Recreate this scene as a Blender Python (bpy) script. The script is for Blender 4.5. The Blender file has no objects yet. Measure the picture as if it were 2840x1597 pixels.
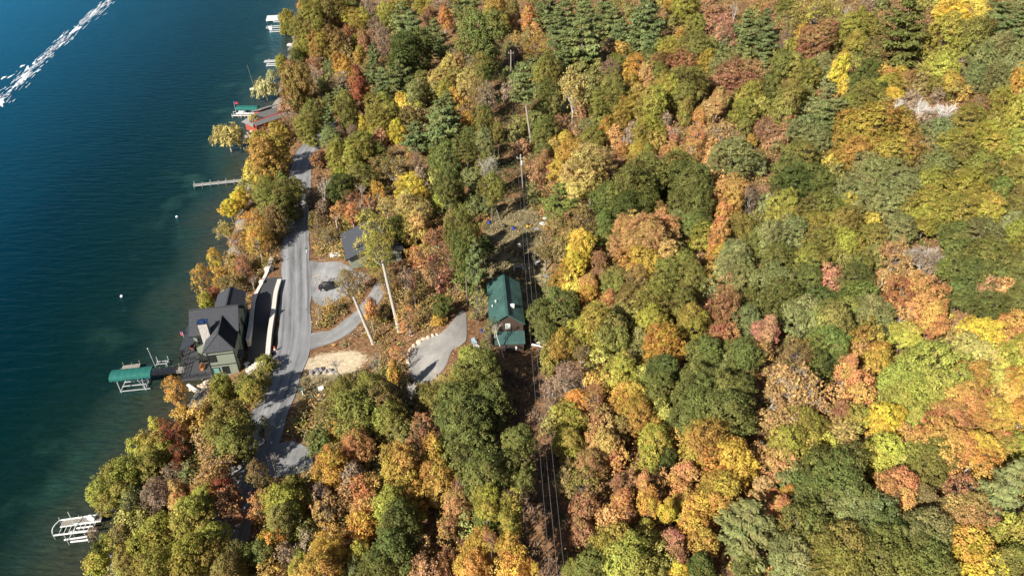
import bpy, math, random
import numpy as np
from mathutils import Vector, Matrix

random.seed(7); RNG = np.random.default_rng(7)
SC = bpy.context.scene
COL = SC.collection

# ------------------------------------------------------------------ camera
PW, PH, FOC = 2840.0, 1597.0, 1920.0
PITCH = math.radians(34.0); CAMZ = 90.0
CP, SP = math.cos(PITCH), math.sin(PITCH)
cam_d = bpy.data.cameras.new("camera"); cam = bpy.data.objects.new("camera", cam_d); COL.objects.link(cam)
cam.location = (0, 0, CAMZ); cam.rotation_euler = (math.pi / 2 - PITCH, 0, 0)
cam_d.sensor_fit = 'HORIZONTAL'; cam_d.angle = 2 * math.atan(PW / 2 / FOC); cam_d.clip_end = 8000; cam_d.clip_start = 1
SC.camera = cam

def ray(u, v):
    a = (u - PW / 2) / FOC; b = (v - PH / 2) / FOC
    return a, CP - b * SP, -SP - b * CP
def at(u, v, z):
    d = ray(u, v); t = (z - CAMZ) / d[2]
    return Vector((d[0] * t, d[1] * t, z))
def project(p):
    x, y, z = p[0], p[1], p[2] - CAMZ
    zc = y * CP - z * SP; yc = y * SP + z * CP
    return PW / 2 + FOC * x / zc, PH / 2 - FOC * yc / zc, zc

# ------------------------------------------------------------------ terrain
SHY = [-400, 0, 60, 70, 81, 94, 101, 119, 133, 153, 177, 192, 214, 251, 285, 354, 446, 700, 1500, 3500]
SHX = [-46, -54, -59.5, -61, -61, -60.2, -60, -64.5, -68, -72, -77, -79.5, -84, -90, -95.5, -108, -127, -185, -380, -900]
def shore_x(y): return np.interp(y, SHY, SHX)
PS = [-300, -60, -25, -8, 0, 1.5, 4, 10, 17, 26, 40, 60, 100, 200, 400, 900, 3000]
PZ = [-40, -9, -3.5, -1.0, -.05, .9, 1.8, 3.2, 5.5, 6.3, 8.2, 11.9, 19.5, 42, 84, 170, 420]
ROADPX = [(560, 1660), (600, 1560), (645, 1430), (698, 1290), (735, 1180), (775, 1080), (812, 965), (820, 850), (821, 740), (820, 660), (822, 600),
          (828, 540), (834, 480), (848, 430), (868, 400), (895, 370), (905, 340)]
ROAD = [(at(u, v, 6)[0], at(u, v, 6)[1]) for u, v in ROADPX]
DRIVE = [(-53.2, 128.5), (-52.2, 120), (-50.3, 110), (-48.4, 101.5)]
DRIVEZ = [6.0, 5.5, 4.2, 3.0]
def seg_dist(x, y, pts, zs):
    best = np.full(np.shape(x), 1e9); zb = np.zeros(np.shape(x))
    for i in range(len(pts) - 1):
        ax, ay = pts[i]; bx, by = pts[i + 1]
        dx, dy = bx - ax, by - ay
        t = np.clip(((x - ax) * dx + (y - ay) * dy) / (dx * dx + dy * dy), 0, 1)
        d = np.hypot(x - ax - t * dx, y - ay - t * dy)
        z = zs[i] + (zs[i + 1] - zs[i]) * t
        m = d < best
        best = np.where(m, d, best); zb = np.where(m, z, zb)
    return best, zb
def sstep(a, b, x):
    t = np.clip((x - a) / (b - a), 0, 1); return t * t * (3 - 2 * t)
PADS = [(-1.5, 103.5, 8.5, 9.5, 11.5), (-28.5, 133, 8, 8, 8.6)]     # building pads: x, y, inner radius, fade, z
def height(x, y):
    x = np.asarray(x, float); y = np.asarray(y, float)
    s = x - shore_x(y)
    z = np.interp(s, PS, PZ)
    k = sstep(25, 60, s)
    z = z + k * (0.8 * np.sin(x * .071 + 1.3) * np.cos(y * .057) + .5 * np.sin(x * .03 - y * .043))
    d, zr = seg_dist(x, y, ROAD, [6.0] * len(ROAD))
    w = 1 - sstep(3.6, 8.5, d)
    z = z + (zr - z) * w * (s > 2)
    d, zr = seg_dist(x, y, DRIVE, DRIVEZ)
    w = 1 - sstep(2.4, 3.0, d)
    z = z + (zr - z) * w
    for px, py, r0, fd, pz in PADS:
        d = np.hypot(x - px, (y - py) * .75)
        w = 1 - sstep(r0, r0 + fd, d)
        z = z + (pz - z) * w
    return z
TT = np.concatenate([np.arange(55, 300, .5), np.arange(300, 900, 2.)])
def hit(u, v, up=0.0):
    """first point along the pixel's ray that is UP metres above the ground"""
    d = ray(u, v)
    x, y, z = d[0] * TT, d[1] * TT, CAMZ + d[2] * TT
    g = np.maximum(height(x, y), 0) + up - z
    i = int(np.argmax(g > 0))
    if g[i] <= 0: i = len(TT) - 1
    t0, t1 = TT[max(i - 1, 0)], TT[i]
    f = 0 if i == 0 else -g[i - 1] / (g[i] - g[i - 1] + 1e-9)
    t = t0 + (t1 - t0) * f
    return Vector((d[0] * t, d[1] * t, CAMZ + d[2] * t)), t
def gz(x, y): return float(height(x, y))

# ------------------------------------------------------------------ materials
def new_mat(name):
    m = bpy.data.materials.new(name); m.use_nodes = True
    nt = m.node_tree; b = nt.nodes["Principled BSDF"]
    return m, nt, b
def N(nt, t, **kw):
    n = nt.nodes.new(t)
    for k, v in kw.items(): setattr(n, k, v)
    return n
def mat(name, col, rough=.7, var=.25, scale=1.5, metal=0., bump=0., stretch=None, col2=None, spec=.4):
    m, nt, b = new_mat(name)
    tc = N(nt, 'ShaderNodeTexCoord'); mp = N(nt, 'ShaderNodeMapping')
    if stretch: mp.inputs['Scale'].default_value = stretch
    nt.links.new(tc.outputs['Object'], mp.inputs['Vector'])
    no = N(nt, 'ShaderNodeTexNoise'); no.inputs['Scale'].default_value = scale; no.inputs['Detail'].default_value = 5; no.inputs['Roughness'].default_value = .65
    nt.links.new(mp.outputs['Vector'], no.inputs['Vector'])
    cr = N(nt, 'ShaderNodeValToRGB'); cr.color_ramp.elements[0].position = .3; cr.color_ramp.elements[1].position = .7
    c2 = col2 or tuple(min(1, c * (1 + var)) for c in col)
    c1 = col if col2 else tuple(c * (1 - var) for c in col)
    cr.color_ramp.elements[0].color = (*c1, 1); cr.color_ramp.elements[1].color = (*c2, 1)
    nt.links.new(no.outputs['Fac'], cr.inputs['Fac']); nt.links.new(cr.outputs['Color'], b.inputs['Base Color'])
    b.inputs['Roughness'].default_value = rough; b.inputs['Metallic'].default_value = metal; b.inputs['Specular IOR Level'].default_value = spec
    if bump:
        bp = N(nt, 'ShaderNodeBump'); bp.inputs['Strength'].default_value = bump; bp.inputs['Distance'].default_value = .1
        nt.links.new(no.outputs['Fac'], bp.inputs['Height']); nt.links.new(bp.outputs['Normal'], b.inputs['Normal'])
    return m
M = {}
M['shingle'] = mat('dark_shingle', (.048, .05, .057), .85, .45, 5, bump=.3, stretch=(1, 1, 1))
M['grey_shingle'] = mat('grey_shingle', (.17, .165, .16), .85, .3, 4, bump=.2)
M['slate'] = mat('slate_shingle', (.055, .06, .07), .85, .3, 4, bump=.2)
M['metal_roof'] = mat('dark_metal_roof', (.05, .055, .065), .4, .15, 1, metal=.3)
M['green_metal'] = mat('green_metal_roof', (.045, .1, .086), .4, .3, .5, spec=.6)
M['green_canvas'] = mat('green_canvas', (.012, .12, .1), .8, .18, 1.2)
M['sage'] = mat('sage_siding', (.225, .255, .195), .7, .1, 2, stretch=(.3, .3, 8))
M['dark_trim'] = mat('dark_trim', (.02, .02, .022), .6, .2, 2)
M['pale_trim'] = mat('pale_trim', (.55, .55, .5), .6, .1, 2)
M['brown_wood'] = mat('brown_board', (.075, .048, .037), .75, .3, 3, stretch=(6, 6, .4), bump=.2)
M['deck_wood'] = mat('deck_wood', (.1, .085, .075), .8, .25, 3)
M['grey_deck'] = mat('grey_deck', (.06, .062, .066), .7, .2, 3)
M['weathered'] = mat('weathered_plank', (.3, .27, .23), .85, .35, 4, bump=.2)
M['block'] = mat('pale_block', (.62, .57, .5), .85, .16, 2.5, bump=.35)
M['stone'] = mat('chimney_stone', (.5, .46, .42), .85, .5, 6, bump=.6)
M['steel'] = mat('polished_cap', (.35, .45, .62), .15, .1, 1, metal=1)  # blue of the reflected sky put into the metal's base colour
M['alu'] = mat('galvanised_metal', (.6, .6, .6), .45, .12, 2, metal=.35)
M['white'] = mat('white_paint', (.78, .77, .74), .5, .08, 1.5)
M['red_board'] = mat('red_board', (.3, .06, .036), .75, .2, 2, stretch=(1, 1, 5))
M['orange'] = mat('orange_plastic', (.75, .12, .02), .5, .1, 2)
M['plastic'] = mat('dark_plastic', (.045, .05, .055), .5, .15, 2)
M['black'] = mat('black_rubber', (.02, .02, .02), .7, .2, 2)
M['carpaint'] = mat('black_car_paint', (.02, .021, .024), .2, .1, 1, spec=.6)
M['red_lamp'] = mat('red_lens', (.6, .02, .02), .25, .1, 1)
M['blue'] = mat('blue_plastic', (.03, .06, .4), .5, .15, 2)
M['paleblue'] = mat('pale_blue_paint', (.4, .6, .68), .5, .1, 2)
M['yellow'] = mat('yellow_plastic', (.75, .4, .03), .5, .1, 2)
M['rock'] = mat('tan_boulder', (.5, .4, .29), .9, .35, 1.6, bump=.6)
M['grey_rock'] = mat('grey_rock', (.22, .2, .2), .9, .5, 1.6, bump=.6)
M['pole'] = mat('pole_wood', (.3, .25, .2), .85, .25, 3, stretch=(4, 4, .3))
M['bark'] = mat('bark', (.17, .14, .115), .9, .4, 6, stretch=(1, 1, .3), bump=.4)
M['pale_bark'] = mat('pale_bark', (.42, .38, .33), .9, .3, 6, stretch=(1, 1, .3), bump=.3)
M['white_bark'] = mat('white_bark', (.62, .58, .53), .85, .35, 5, stretch=(1, 1, 2))
M['wire'] = mat('wire', (.25, .25, .25), .5, .1, 1, metal=.5)
M['flag'] = mat('flag_cloth', (.45, .05, .06), .8, .2, 3)
M['copper'] = mat('orange_cushion', (.55, .2, .05), .7, .15, 3)
def glass(name, col, rough=.08):
    m, nt, b = new_mat(name)
    b.inputs['Base Color'].default_value = (*col, 1); b.inputs['Roughness'].default_value = rough; b.inputs['Specular IOR Level'].default_value = .8
    return m
M['glass'] = glass('window_glass', (.02, .024, .028)); M['pale_glass'] = glass('pale_window', (.5, .55, .52), .2); M['teal_glass'] = glass('teal_window', (.2, .42, .36), .15)

def leaf_mat():
    m, nt, b = new_mat('foliage')
    oi = N(nt, 'ShaderNodeObjectInfo')
    at1 = N(nt, 'ShaderNodeAttribute', attribute_name='tint'); at2 = N(nt, 'ShaderNodeAttribute', attribute_name='shift')
    hs = N(nt, 'ShaderNodeHueSaturation')
    nt.links.new(oi.outputs['Color'], hs.inputs['Color']); nt.links.new(at1.outputs['Fac'], hs.inputs['Value'])
    mr = N(nt, 'ShaderNodeMapRange'); mr.inputs['To Min'].default_value = .47; mr.inputs['To Max'].default_value = .527
    nt.links.new(at2.outputs['Fac'], mr.inputs['Value']); nt.links.new(mr.outputs['Result'], hs.inputs['Hue'])
    nt.links.new(hs.outputs['Color'], b.inputs['Base Color'])
    b.inputs['Roughness'].default_value = .6; b.inputs['Specular IOR Level'].default_value = .12
    tr = N(nt, 'ShaderNodeBsdfTranslucent'); nt.links.new(hs.outputs['Color'], tr.inputs['Color'])
    mx = N(nt, 'ShaderNodeMixShader'); mx.inputs['Fac'].default_value = .22
    out = nt.nodes['Material Output']
    nt.links.new(b.outputs['BSDF'], mx.inputs[1]); nt.links.new(tr.outputs['BSDF'], mx.inputs[2]); nt.links.new(mx.outputs['Shader'], out.inputs['Surface'])
    return m
M['leaf'] = leaf_mat()

# ------------------------------------------------------------------ object helpers
def tag(o, label=None, cat=None, group=None, kind=None):
    if label: o['label'] = label
    if cat: o['category'] = cat
    if group: o['group'] = group
    if kind: o['kind'] = kind
    return o
def empty(name, loc, label, cat, rz=0., group=None):
    o = bpy.data.objects.new(name, None); COL.objects.link(o)
    o.location = loc; o.rotation_euler = (0, 0, rz); o.empty_display_size = .3
    return tag(o, label, cat, group)
def link(name, me, parent=None):
    o = bpy.data.objects.new(name, me); COL.objects.link(o)
    if parent is not None: o.parent = parent
    return o
def mesh_np(name, V, F, mats, attrs=None, midx=None, smooth=False):
    me = bpy.data.meshes.new(name)
    me.from_pydata(np.asarray(V, float).tolist() if isinstance(V, np.ndarray) else V, [], F.tolist() if isinstance(F, np.ndarray) else F)
    for m in (mats if isinstance(mats, (list, tuple)) else [mats]): me.materials.append(m)
    if midx is not None: me.polygons.foreach_set('material_index', np.asarray(midx, np.int32))
    for k, (dom, arr) in (attrs or {}).items():
        if arr.ndim == 1:
            a = me.attributes.new(k, 'FLOAT', dom); a.data.foreach_set('value', np.asarray(arr, np.float32))
        else:
            a = me.attributes.new(k, 'FLOAT_COLOR', dom); a.data.foreach_set('color', np.asarray(arr, np.float32).ravel())
    if smooth: me.polygons.foreach_set('use_smooth', np.ones(len(me.polygons), bool))
    me.update()
    return me
class MB:
    """collects boxes, prisms, tubes; build() links them as one mesh"""
    def __init__(s): s.v = []; s.f = []
    def add(s, vs, fs):
        k = len(s.v); s.v += [tuple(p) for p in vs]; s.f += [tuple(i + k for i in q) for q in fs]; return s
    def box(s, x0, x1, y0, y1, z0, z1):
        return s.add([(x0, y0, z0), (x1, y0, z0), (x1, y1, z0), (x0, y1, z0), (x0, y0, z1), (x1, y0, z1), (x1, y1, z1), (x0, y1, z1)],
                     [(3, 2, 1, 0), (4, 5, 6, 7), (0, 1, 5, 4), (1, 2, 6, 5), (2, 3, 7, 6), (3, 0, 4, 7)])
    def bar(s, p, q, w, h=None):
        """rectangular bar from p to q"""
        p, q = Vector(p), Vector(q); h = h or w
        d = (q - p).normalized(); up = Vector((0, 0, 1)) if abs(d.z) < .95 else Vector((1, 0, 0))
        a = d.cross(up).normalized() * w / 2; b = a.cross(d).normalized() * h / 2
        vs = [p - a - b, p + a - b, p + a + b, p - a + b, q - a - b, q + a - b, q + a + b, q - a + b]
        return s.add(vs, [(3, 2, 1, 0), (4, 5, 6, 7), (0, 1, 5, 4), (1, 2, 6, 5), (2, 3, 7, 6), (3, 0, 4, 7)])
    def prism(s, poly, z0, z1):
        n = len(poly)
        vs = [(x, y, z0) for x, y in poly] + [(x, y, z1) for x, y in poly]
        fs = [tuple(range(n))[::-1], tuple(range(n, 2 * n))] + [(i, (i + 1) % n, n + (i + 1) % n, n + i) for i in range(n)]
        return s.add(vs, fs)
    def slab(s, quad, t):
        """thick sheet below a 3-D polygon"""
        q = [Vector(p) for p in quad]; n = (q[1] - q[0]).cross(q[2] - q[1]).normalized()
        if n.z < 0: n = -n
        k = len(q); vs = q + [p - n * t for p in q]
        return s.add(vs, [tuple(range(k)), tuple(range(2 * k - 1, k - 1, -1))] + [(i, k + i, k + (i + 1) % k, (i + 1) % k) for i in range(k)])
    def tube(s, pts, rs, n=6, cap=True):
        pts = [Vector(p) for p in pts]
        if not hasattr(rs, '__len__'): rs = [rs] * len(pts)
        k0 = len(s.v); vs = []; fs = []
        for i, p in enumerate(pts):
            d = (pts[min(i + 1, len(pts) - 1)] - pts[max(i - 1, 0)]).normalized()
            up = Vector((0, 0, 1)) if abs(d.z) < .9 else Vector((1, 0, 0))
            a = d.cross(up).normalized(); b = a.cross(d)
            for j in range(n):
                th = 2 * math.pi * j / n
                vs.append(p + (a * math.cos(th) + b * math.sin(th)) * rs[i])
        for i in range(len(pts) - 1):
            for j in range(n):
                fs.append((i * n + j, i * n + (j + 1) % n, (i + 1) * n + (j + 1) % n, (i + 1) * n + j))
        if cap: fs += [tuple(range(n))[::-1], tuple(range((len(pts) - 1) * n, len(pts) * n))]
        return s.add(vs, fs)
    def lathe(s, c, prof, n=14):
        c = Vector(c)
        return s.tube([c + Vector((0, 0, z)) for r, z in prof], [r for r, z in prof], n)
    def build(s, name, m, parent=None, smooth=False, bevel=0.):
        me = mesh_np(name, s.v, s.f, m, smooth=smooth)
        o = link(name, me, parent)
        if bevel:
            b = o.modifiers.new('bevel', 'BEVEL'); b.width = bevel; b.segments = 2; b.limit_method = 'ANGLE'
        return o

# ------------------------------------------------------------------ light
world = bpy.data.worlds.new("World"); SC.world = world; world.use_nodes = True
SUN_EL = math.radians(33.5)        # towards the sun: left and behind the camera
sd = Vector((-.69 * math.cos(SUN_EL), -.724 * math.cos(SUN_EL), math.sin(SUN_EL)))
wn = world.node_tree
sky = wn.nodes.new('ShaderNodeTexSky'); sky.sky_type = 'NISHITA'; sky.sun_disc = False
sky.sun_elevation = SUN_EL; sky.sun_rotation = math.atan2(sd.x, sd.y)
wn.links.new(sky.outputs['Color'], wn.nodes['Background'].inputs['Color']); wn.nodes['Background'].inputs['Strength'].default_value = .05
sl = bpy.data.lights.new('sun', 'SUN'); sl.energy = 5.0; sl.angle = math.radians(.5); sl.color = (1, .95, .86)
so = bpy.data.objects.new('sun', sl); COL.objects.link(so); so.rotation_euler = sd.to_track_quat('Z', 'Y').to_euler(); so.location = (-60, -40, 160)
SC.view_settings.view_transform = 'Standard'; SC.view_settings.look = 'None'; SC.view_settings.exposure = EXPO = 0.85
SC.cycles.max_bounces = 6; SC.cycles.diffuse_bounces = 3; SC.cycles.transparent_max_bounces = 8; SC.cycles.glossy_bounces = 2; SC.cycles.transmission_bounces = 3
SC.cycles.caustics_reflective = False; SC.cycles.caustics_refractive = False

# ------------------------------------------------------------------ ground, sheets, water
def grid_obj(name, xs, ys, fn, m, attrs=None):
    X, Y = np.meshgrid(xs, ys); Z = fn(X, Y)
    V = np.stack([X.ravel(), Y.ravel(), Z.ravel()], 1); nx, ny = len(xs), len(ys)
    i = np.arange(nx * ny).reshape(ny, nx)
    F = np.stack([i[:-1, :-1].ravel(), i[:-1, 1:].ravel(), i[1:, 1:].ravel(), i[1:, :-1].ravel()], 1)
    A = {k: ('POINT', f(X, Y)) for k, f in (attrs or {}).items()}
    return link(name, mesh_np(name, V, F, m, A, smooth=True))
STRAW = [(865, 985), (935, 960), (960, 990), (1010, 1010), (985, 1030), (930, 1020), (880, 1020), (850, 1030)]
def poly_ground(px, up=0.0): return [hit(u, v)[0] for u, v in px]
def in_poly(x, y, poly):
    c = np.zeros(np.shape(x), bool); n = len(poly)
    for i in range(n):
        x0, y0 = poly[i][0], poly[i][1]; x1, y1 = poly[(i + 1) % n][0], poly[(i + 1) % n][1]
        if y0 == y1: continue
        m = ((y0 > y) != (y1 > y)) & (x < (x1 - x0) * (y - y0) / (y1 - y0) + x0)
        c ^= m
    return c
def corridor(x, y):
    cx = 3.4 - .033 * (y - 50) - 2.5 * sstep(150, 200, y)
    w = 3.4 + 2.6 * sstep(100, 108, y) * (1 - sstep(136, 150, y))
    return np.abs(x - cx + .3 * sstep(100, 108, y) * (1 - sstep(136, 150, y))) / w
straw_poly = [tuple(p)[:2] for p in poly_ground(STRAW)]
def cover(X, Y):
    """ground cover: r = straw, g = grass, b = shore stones"""
    s = X - shore_x(Y)
    C = np.zeros(X.shape + (4,)); C[..., 3] = 1
    d = np.full(X.shape, 99.)
    cx, cy = np.mean([p[0] for p in straw_poly]), np.mean([p[1] for p in straw_poly])
    C[..., 0] = np.clip(1.5 - np.hypot((X - cx) / 6.0, (Y - cy) / 3.4), 0, 1)
    C[..., 1] = (1 - sstep(.85, 1.3, corridor(X, Y))) * sstep(100, 108, Y) * (1 - sstep(142, 156, Y))
    C[..., 1] = np.maximum(C[..., 1], .8 * np.clip(1.5 - np.hypot((X + 33) / 7, (Y - 93) / 7), 0, 1))
    C[..., 2] = (1 - sstep(2.0, 4.5, s))
    return C.reshape(-1, 4)
def ground_mat():
    m, nt, b = new_mat('forest_floor')
    tc = N(nt, 'ShaderNodeTexCoord')
    def noise(sc, det=6, ro=.7):
        n = N(nt, 'ShaderNodeTexNoise'); n.inputs['Scale'].default_value = sc; n.inputs['Detail'].default_value = det; n.inputs['Roughness'].default_value = ro
        nt.links.new(tc.outputs['Object'], n.inputs['Vector']); return n
    def ramp(n, *st):
        r = N(nt, 'ShaderNodeValToRGB'); e = r.color_ramp.elements
        e[0].position, e[0].color = st[0][0], (*st[0][1], 1); e[1].position, e[1].color = st[-1][0], (*st[-1][1], 1)
        for p, c in st[1:-1]:
            q = e.new(p); q.color = (*c, 1)
        nt.links.new(n.outputs['Fac'], r.inputs['Fac']); return r
    n1 = noise(.9); n2 = noise(1.7, 9, .8); n3 = noise(.16, 3)
    lit = ramp(n2, (.32, (.05, .028, .016)), (.47, (.15, .082, .042)), (.58, (.3, .17, .085)), (.72, (.46, .3, .17)))
    grass = ramp(n2, (.32, (.06, .055, .025)), (.48, (.2, .165, .085)), (.6, (.32, .25, .14)), (.72, (.5, .4, .24)))
    straw = ramp(n2, (.3, (.32, .24, .14)), (.7, (.74, .62, .44)))
    stone = ramp(n2, (.35, (.09, .085, .08)), (.7, (.4, .37, .33)))
    at_ = N(nt, 'ShaderNodeAttribute', attribute_name='cover'); sp = N(nt, 'ShaderNodeSeparateColor')
    nt.links.new(at_.outputs['Color'], sp.inputs['Color'])
    cur = lit
    for ch, src in (('Green', grass), ('Red', straw), ('Blue', stone)):
        ad = N(nt, 'ShaderNodeMath', operation='ADD'); sb = N(nt, 'ShaderNodeMath', operation='MULTIPLY_ADD')
        sb.inputs[1].default_value = 1.3; sb.inputs[2].default_value = -.65
        nt.links.new(n1.outputs['Fac'], sb.inputs[0]); nt.links.new(sp.outputs[ch], ad.inputs[0]); nt.links.new(sb.outputs[0], ad.inputs[1])
        mu = N(nt, 'ShaderNodeMapRange', interpolation_type='SMOOTHSTEP'); mu.inputs['From Min'].default_value = .35; mu.inputs['From Max'].default_value = .65
        nt.links.new(ad.outputs[0], mu.inputs['Value'])
        gt = N(nt, 'ShaderNodeMath', operation='GREATER_THAN'); gt.inputs[1].default_value = .02; nt.links.new(sp.outputs[ch], gt.inputs[0])
        mm = N(nt, 'ShaderNodeMath', operation='MULTIPLY'); nt.links.new(mu.outputs['Result'], mm.inputs[0]); nt.links.new(gt.outputs[0], mm.inputs[1])
        mx = N(nt, 'ShaderNodeMix', data_type='RGBA')
        nt.links.new(mm.outputs[0], mx.inputs['Factor']); nt.links.new(cur.outputs['Color'] if cur is lit else cur.outputs[2], mx.inputs[6]); nt.links.new(src.outputs['Color'], mx.inputs[7])
        cur = mx
    nt.links.new(cur.outputs[2], b.inputs['Base Color']); b.inputs['Roughness'].default_value = .95; b.inputs['Specular IOR Level'].default_value = .1
    bp = N(nt, 'ShaderNodeBump'); bp.inputs['Strength'].default_value = .8; bp.inputs['Distance'].default_value = .25
    nt.links.new(n2.outputs['Fac'], bp.inputs['Height']); nt.links.new(bp.outputs['Normal'], b.inputs['Normal'])
    return m
gxs = np.concatenate([np.arange(-900, -140, 40), np.arange(-140, -100, 4), np.arange(-100, 30, 1.0), np.arange(30, 130, 2.5), np.arange(130, 400, 12), np.arange(400, 2600, 100)])
gys = np.concatenate([np.arange(-300, 40, 20), np.arange(40, 60, 2.5), np.arange(60, 180, 1.0), np.arange(180, 300, 2.5), np.arange(300, 500, 8), np.arange(500, 3500, 100)])
tag(grid_obj('ground', gxs, gys, height, ground_mat(), {'cover': cover}), kind='structure')

def road_mat(name, base, var, streak=0., grit=.25):
    m, nt, b = new_mat(name)
    tc = N(nt, 'ShaderNodeTexCoord'); uv = N(nt, 'ShaderNodeAttribute', attribute_name='across')
    n = N(nt, 'ShaderNodeTexNoise'); n.inputs['Scale'].default_value = .5; n.inputs['Detail'].default_value = 8; n.inputs['Roughness'].default_value = .7
    n2 = N(nt, 'ShaderNodeTexNoise'); n2.inputs['Scale'].default_value = 14; n2.inputs['Detail'].default_value = 3
    nt.links.new(tc.outputs['Object'], n2.inputs['Vector'])
    cb = N(nt, 'ShaderNodeCombineXYZ'); sx = N(nt, 'ShaderNodeSeparateColor'); nt.links.new(uv.outputs['Color'], sx.inputs['Color'])
    nt.links.new(sx.outputs['Red'], cb.inputs['X']); nt.links.new(sx.outputs['Green'], cb.inputs['Y'])
    mp = N(nt, 'ShaderNodeMapping'); mp.inputs['Scale'].default_value = (1.1, .02, 1); nt.links.new(cb.outputs[0], mp.inputs['Vector'])
    n3 = N(nt, 'ShaderNodeTexNoise'); n3.inputs['Scale'].default_value = 1; n3.inputs['Detail'].default_value = 4; nt.links.new(mp.outputs[0], n3.inputs['Vector'])
    mp2 = N(nt, 'ShaderNodeMapping'); mp2.inputs['Scale'].default_value = (.5, .1, 1) if streak > .5 else (.4, .35, 1); nt.links.new(cb.outputs[0], mp2.inputs['Vector']); nt.links.new(mp2.outputs[0], n.inputs['Vector'])
    s1 = N(nt, 'ShaderNodeMath', operation='MULTIPLY_ADD'); s1.inputs[1].default_value = streak; nt.links.new(n3.outputs['Fac'], s1.inputs[0])
    g1 = N(nt, 'ShaderNodeMath', operation='MULTIPLY_ADD'); g1.inputs[1].default_value = grit; nt.links.new(n2.outputs['Fac'], g1.inputs[0])
    nt.links.new(n.outputs['Fac'], g1.inputs[2]); nt.links.new(g1.outputs[0], s1.inputs[2])
    r = N(nt, 'ShaderNodeMapRange'); mid = .5 + streak * .5 + grit * .5; r.inputs['From Min'].default_value = mid - .35; r.inputs['From Max'].default_value = mid + .35
    r.inputs['To Min'].default_value = 1 - var; r.inputs['To Max'].default_value = 1 + var
    nt.links.new(s1.outputs[0], r.inputs['Value'])
    mx = N(nt, 'ShaderNodeVectorMath', operation='SCALE'); mx.inputs[0].default_value = base; nt.links.new(r.outputs['Result'], mx.inputs['Scale'])
    nt.links.new(mx.outputs[0], b.inputs['Base Color']); b.inputs['Roughness'].default_value = .9; b.inputs['Specular IOR Level'].default_value = .2
    bp = N(nt, 'ShaderNodeBump'); bp.inputs['Strength'].default_value = .4; bp.inputs['Distance'].default_value = .05
    nt.links.new(n2.outputs['Fac'], bp.inputs['Height']); nt.links.new(bp.outputs['Normal'], b.inputs['Normal'])
    return m
def smooth_line(pts, step=1.0):
    P = [Vector((p[0], p[1], p[2] if len(p) > 2 else 0)) for p in pts]; out = []
    for i in range(len(P) - 1):
        p0, p1, p2, p3 = P[max(i - 1, 0)], P[i], P[i + 1], P[min(i + 2, len(P) - 1)]
        n = max(2, int((p2 - p1).length / step))
        for k in range(n):
            t = k / n
            out.append(.5 * (2 * p1 + (p2 - p0) * t + (2 * p0 - 5 * p1 + 4 * p2 - p3) * t * t + (3 * p1 - p0 - 3 * p2 + p3) * t ** 3))
    return out + [P[-1]]
def strip(name, pts, hw, m, lift, rag=.25, nc=9):
    """a road sheet draped on the ground along a line; hw = half width or list"""
    L = smooth_line(pts); n = len(L); V = []; A = []; acc = 0
    for i, p in enumerate(L):
        d = (L[min(i + 1, n - 1)] - L[max(i - 1, 0)]); d.z = 0; d.normalize(); nrm = Vector((d.y, -d.x, 0))
        if i: acc += (p - L[i - 1]).length
        w = hw if not hasattr(hw, '__len__') else float(np.interp(i / (n - 1), np.linspace(0, 1, len(hw)), hw))
        wl = w + rag * (math.sin(acc * .8) + math.sin(acc * .31)) * .5; wr = w + rag * (math.sin(acc * .63 + 2) + math.sin(acc * .27)) * .5
        for j in range(nc):
            t = j / (nc - 1); o = -wl + (wl + wr) * t; q = p + nrm * o
            V.append((q.x, q.y, gz(q.x, q.y) + lift)); A.append((o, acc, 0, 1))
    F = [(i * nc + j, i * nc + j + 1, (i + 1) * nc + j + 1, (i + 1) * nc + j) for i in range(n - 1) for j in range(nc - 1)]
    return tag(link(name, mesh_np(name, V, F, m, {'across': ('POINT', np.array(A))}, smooth=True)), kind='structure')
def patch(name, px, m, lift, step=.8):
    """a gravel sheet filling a polygon digitised on the ground"""
    poly = [tuple(p)[:2] for p in poly_ground(px)]
    poly = [tuple(p)[:2] for p in smooth_line(poly + [poly[0]], 1.2)[:-1]]
    x0, x1 = min(p[0] for p in poly), max(p[0] for p in poly); y0, y1 = min(p[1] for p in poly), max(p[1] for p in poly)
    import mathutils
    pts = [Vector(p) for p in poly]; nb = len(pts)
    X, Y = np.meshgrid(np.arange(x0, x1, step), np.arange(y0, y1, step)); X = X.ravel(); Y = Y.ravel()
    k = in_poly(X, Y, poly); pts += [Vector(p) for p in zip(X[k], Y[k])]
    from mathutils.geometry import delaunay_2d_cdt
    vs, es, fs, *_ = delaunay_2d_cdt(pts, [], [list(range(nb))], 1, 1e-4)
    V = [(p.x, p.y, gz(p.x, p.y) + lift) for p in vs]
    A = np.array([(p.x, p.y, 0, 1) for p in vs])
    return tag(link(name, mesh_np(name, V, [tuple(f) for f in fs], m, {'across': ('POINT', A)}, smooth=True)), kind='structure')
M['gravel'] = road_mat('gravel', (.225, .222, .22), .6, .5, .7)
strip('road', [(p[0], p[1]) for p in ROAD], 3.15, road_mat('worn_asphalt', (.225, .225, .228), .6, 1.3, .3), .09)
strip('driveway', DRIVE, [2.3, 2.5, 2.5, 2.2], road_mat('shade_toned_asphalt', (.06, .06, .064), .2, .1, .3), .07, .02)  # driveway darkened throughout, the shade of the house put into its base colour
def c7(x, y): return 700 + x / 3.6229, 800 + y / 3.6229
strip('gravel_drive', [tuple(hit(*c7(x, y))[0])[:2] for x, y in ((500, 560), (640, 520), (800, 480), (920, 410), (1040, 300), (1130, 210), (1230, 90), (1330, -80))], [2.5, 2.3, 1.9, 1.9, 1.7, 1.6, 1.5, 1.5], M['gravel'], .075)
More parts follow.
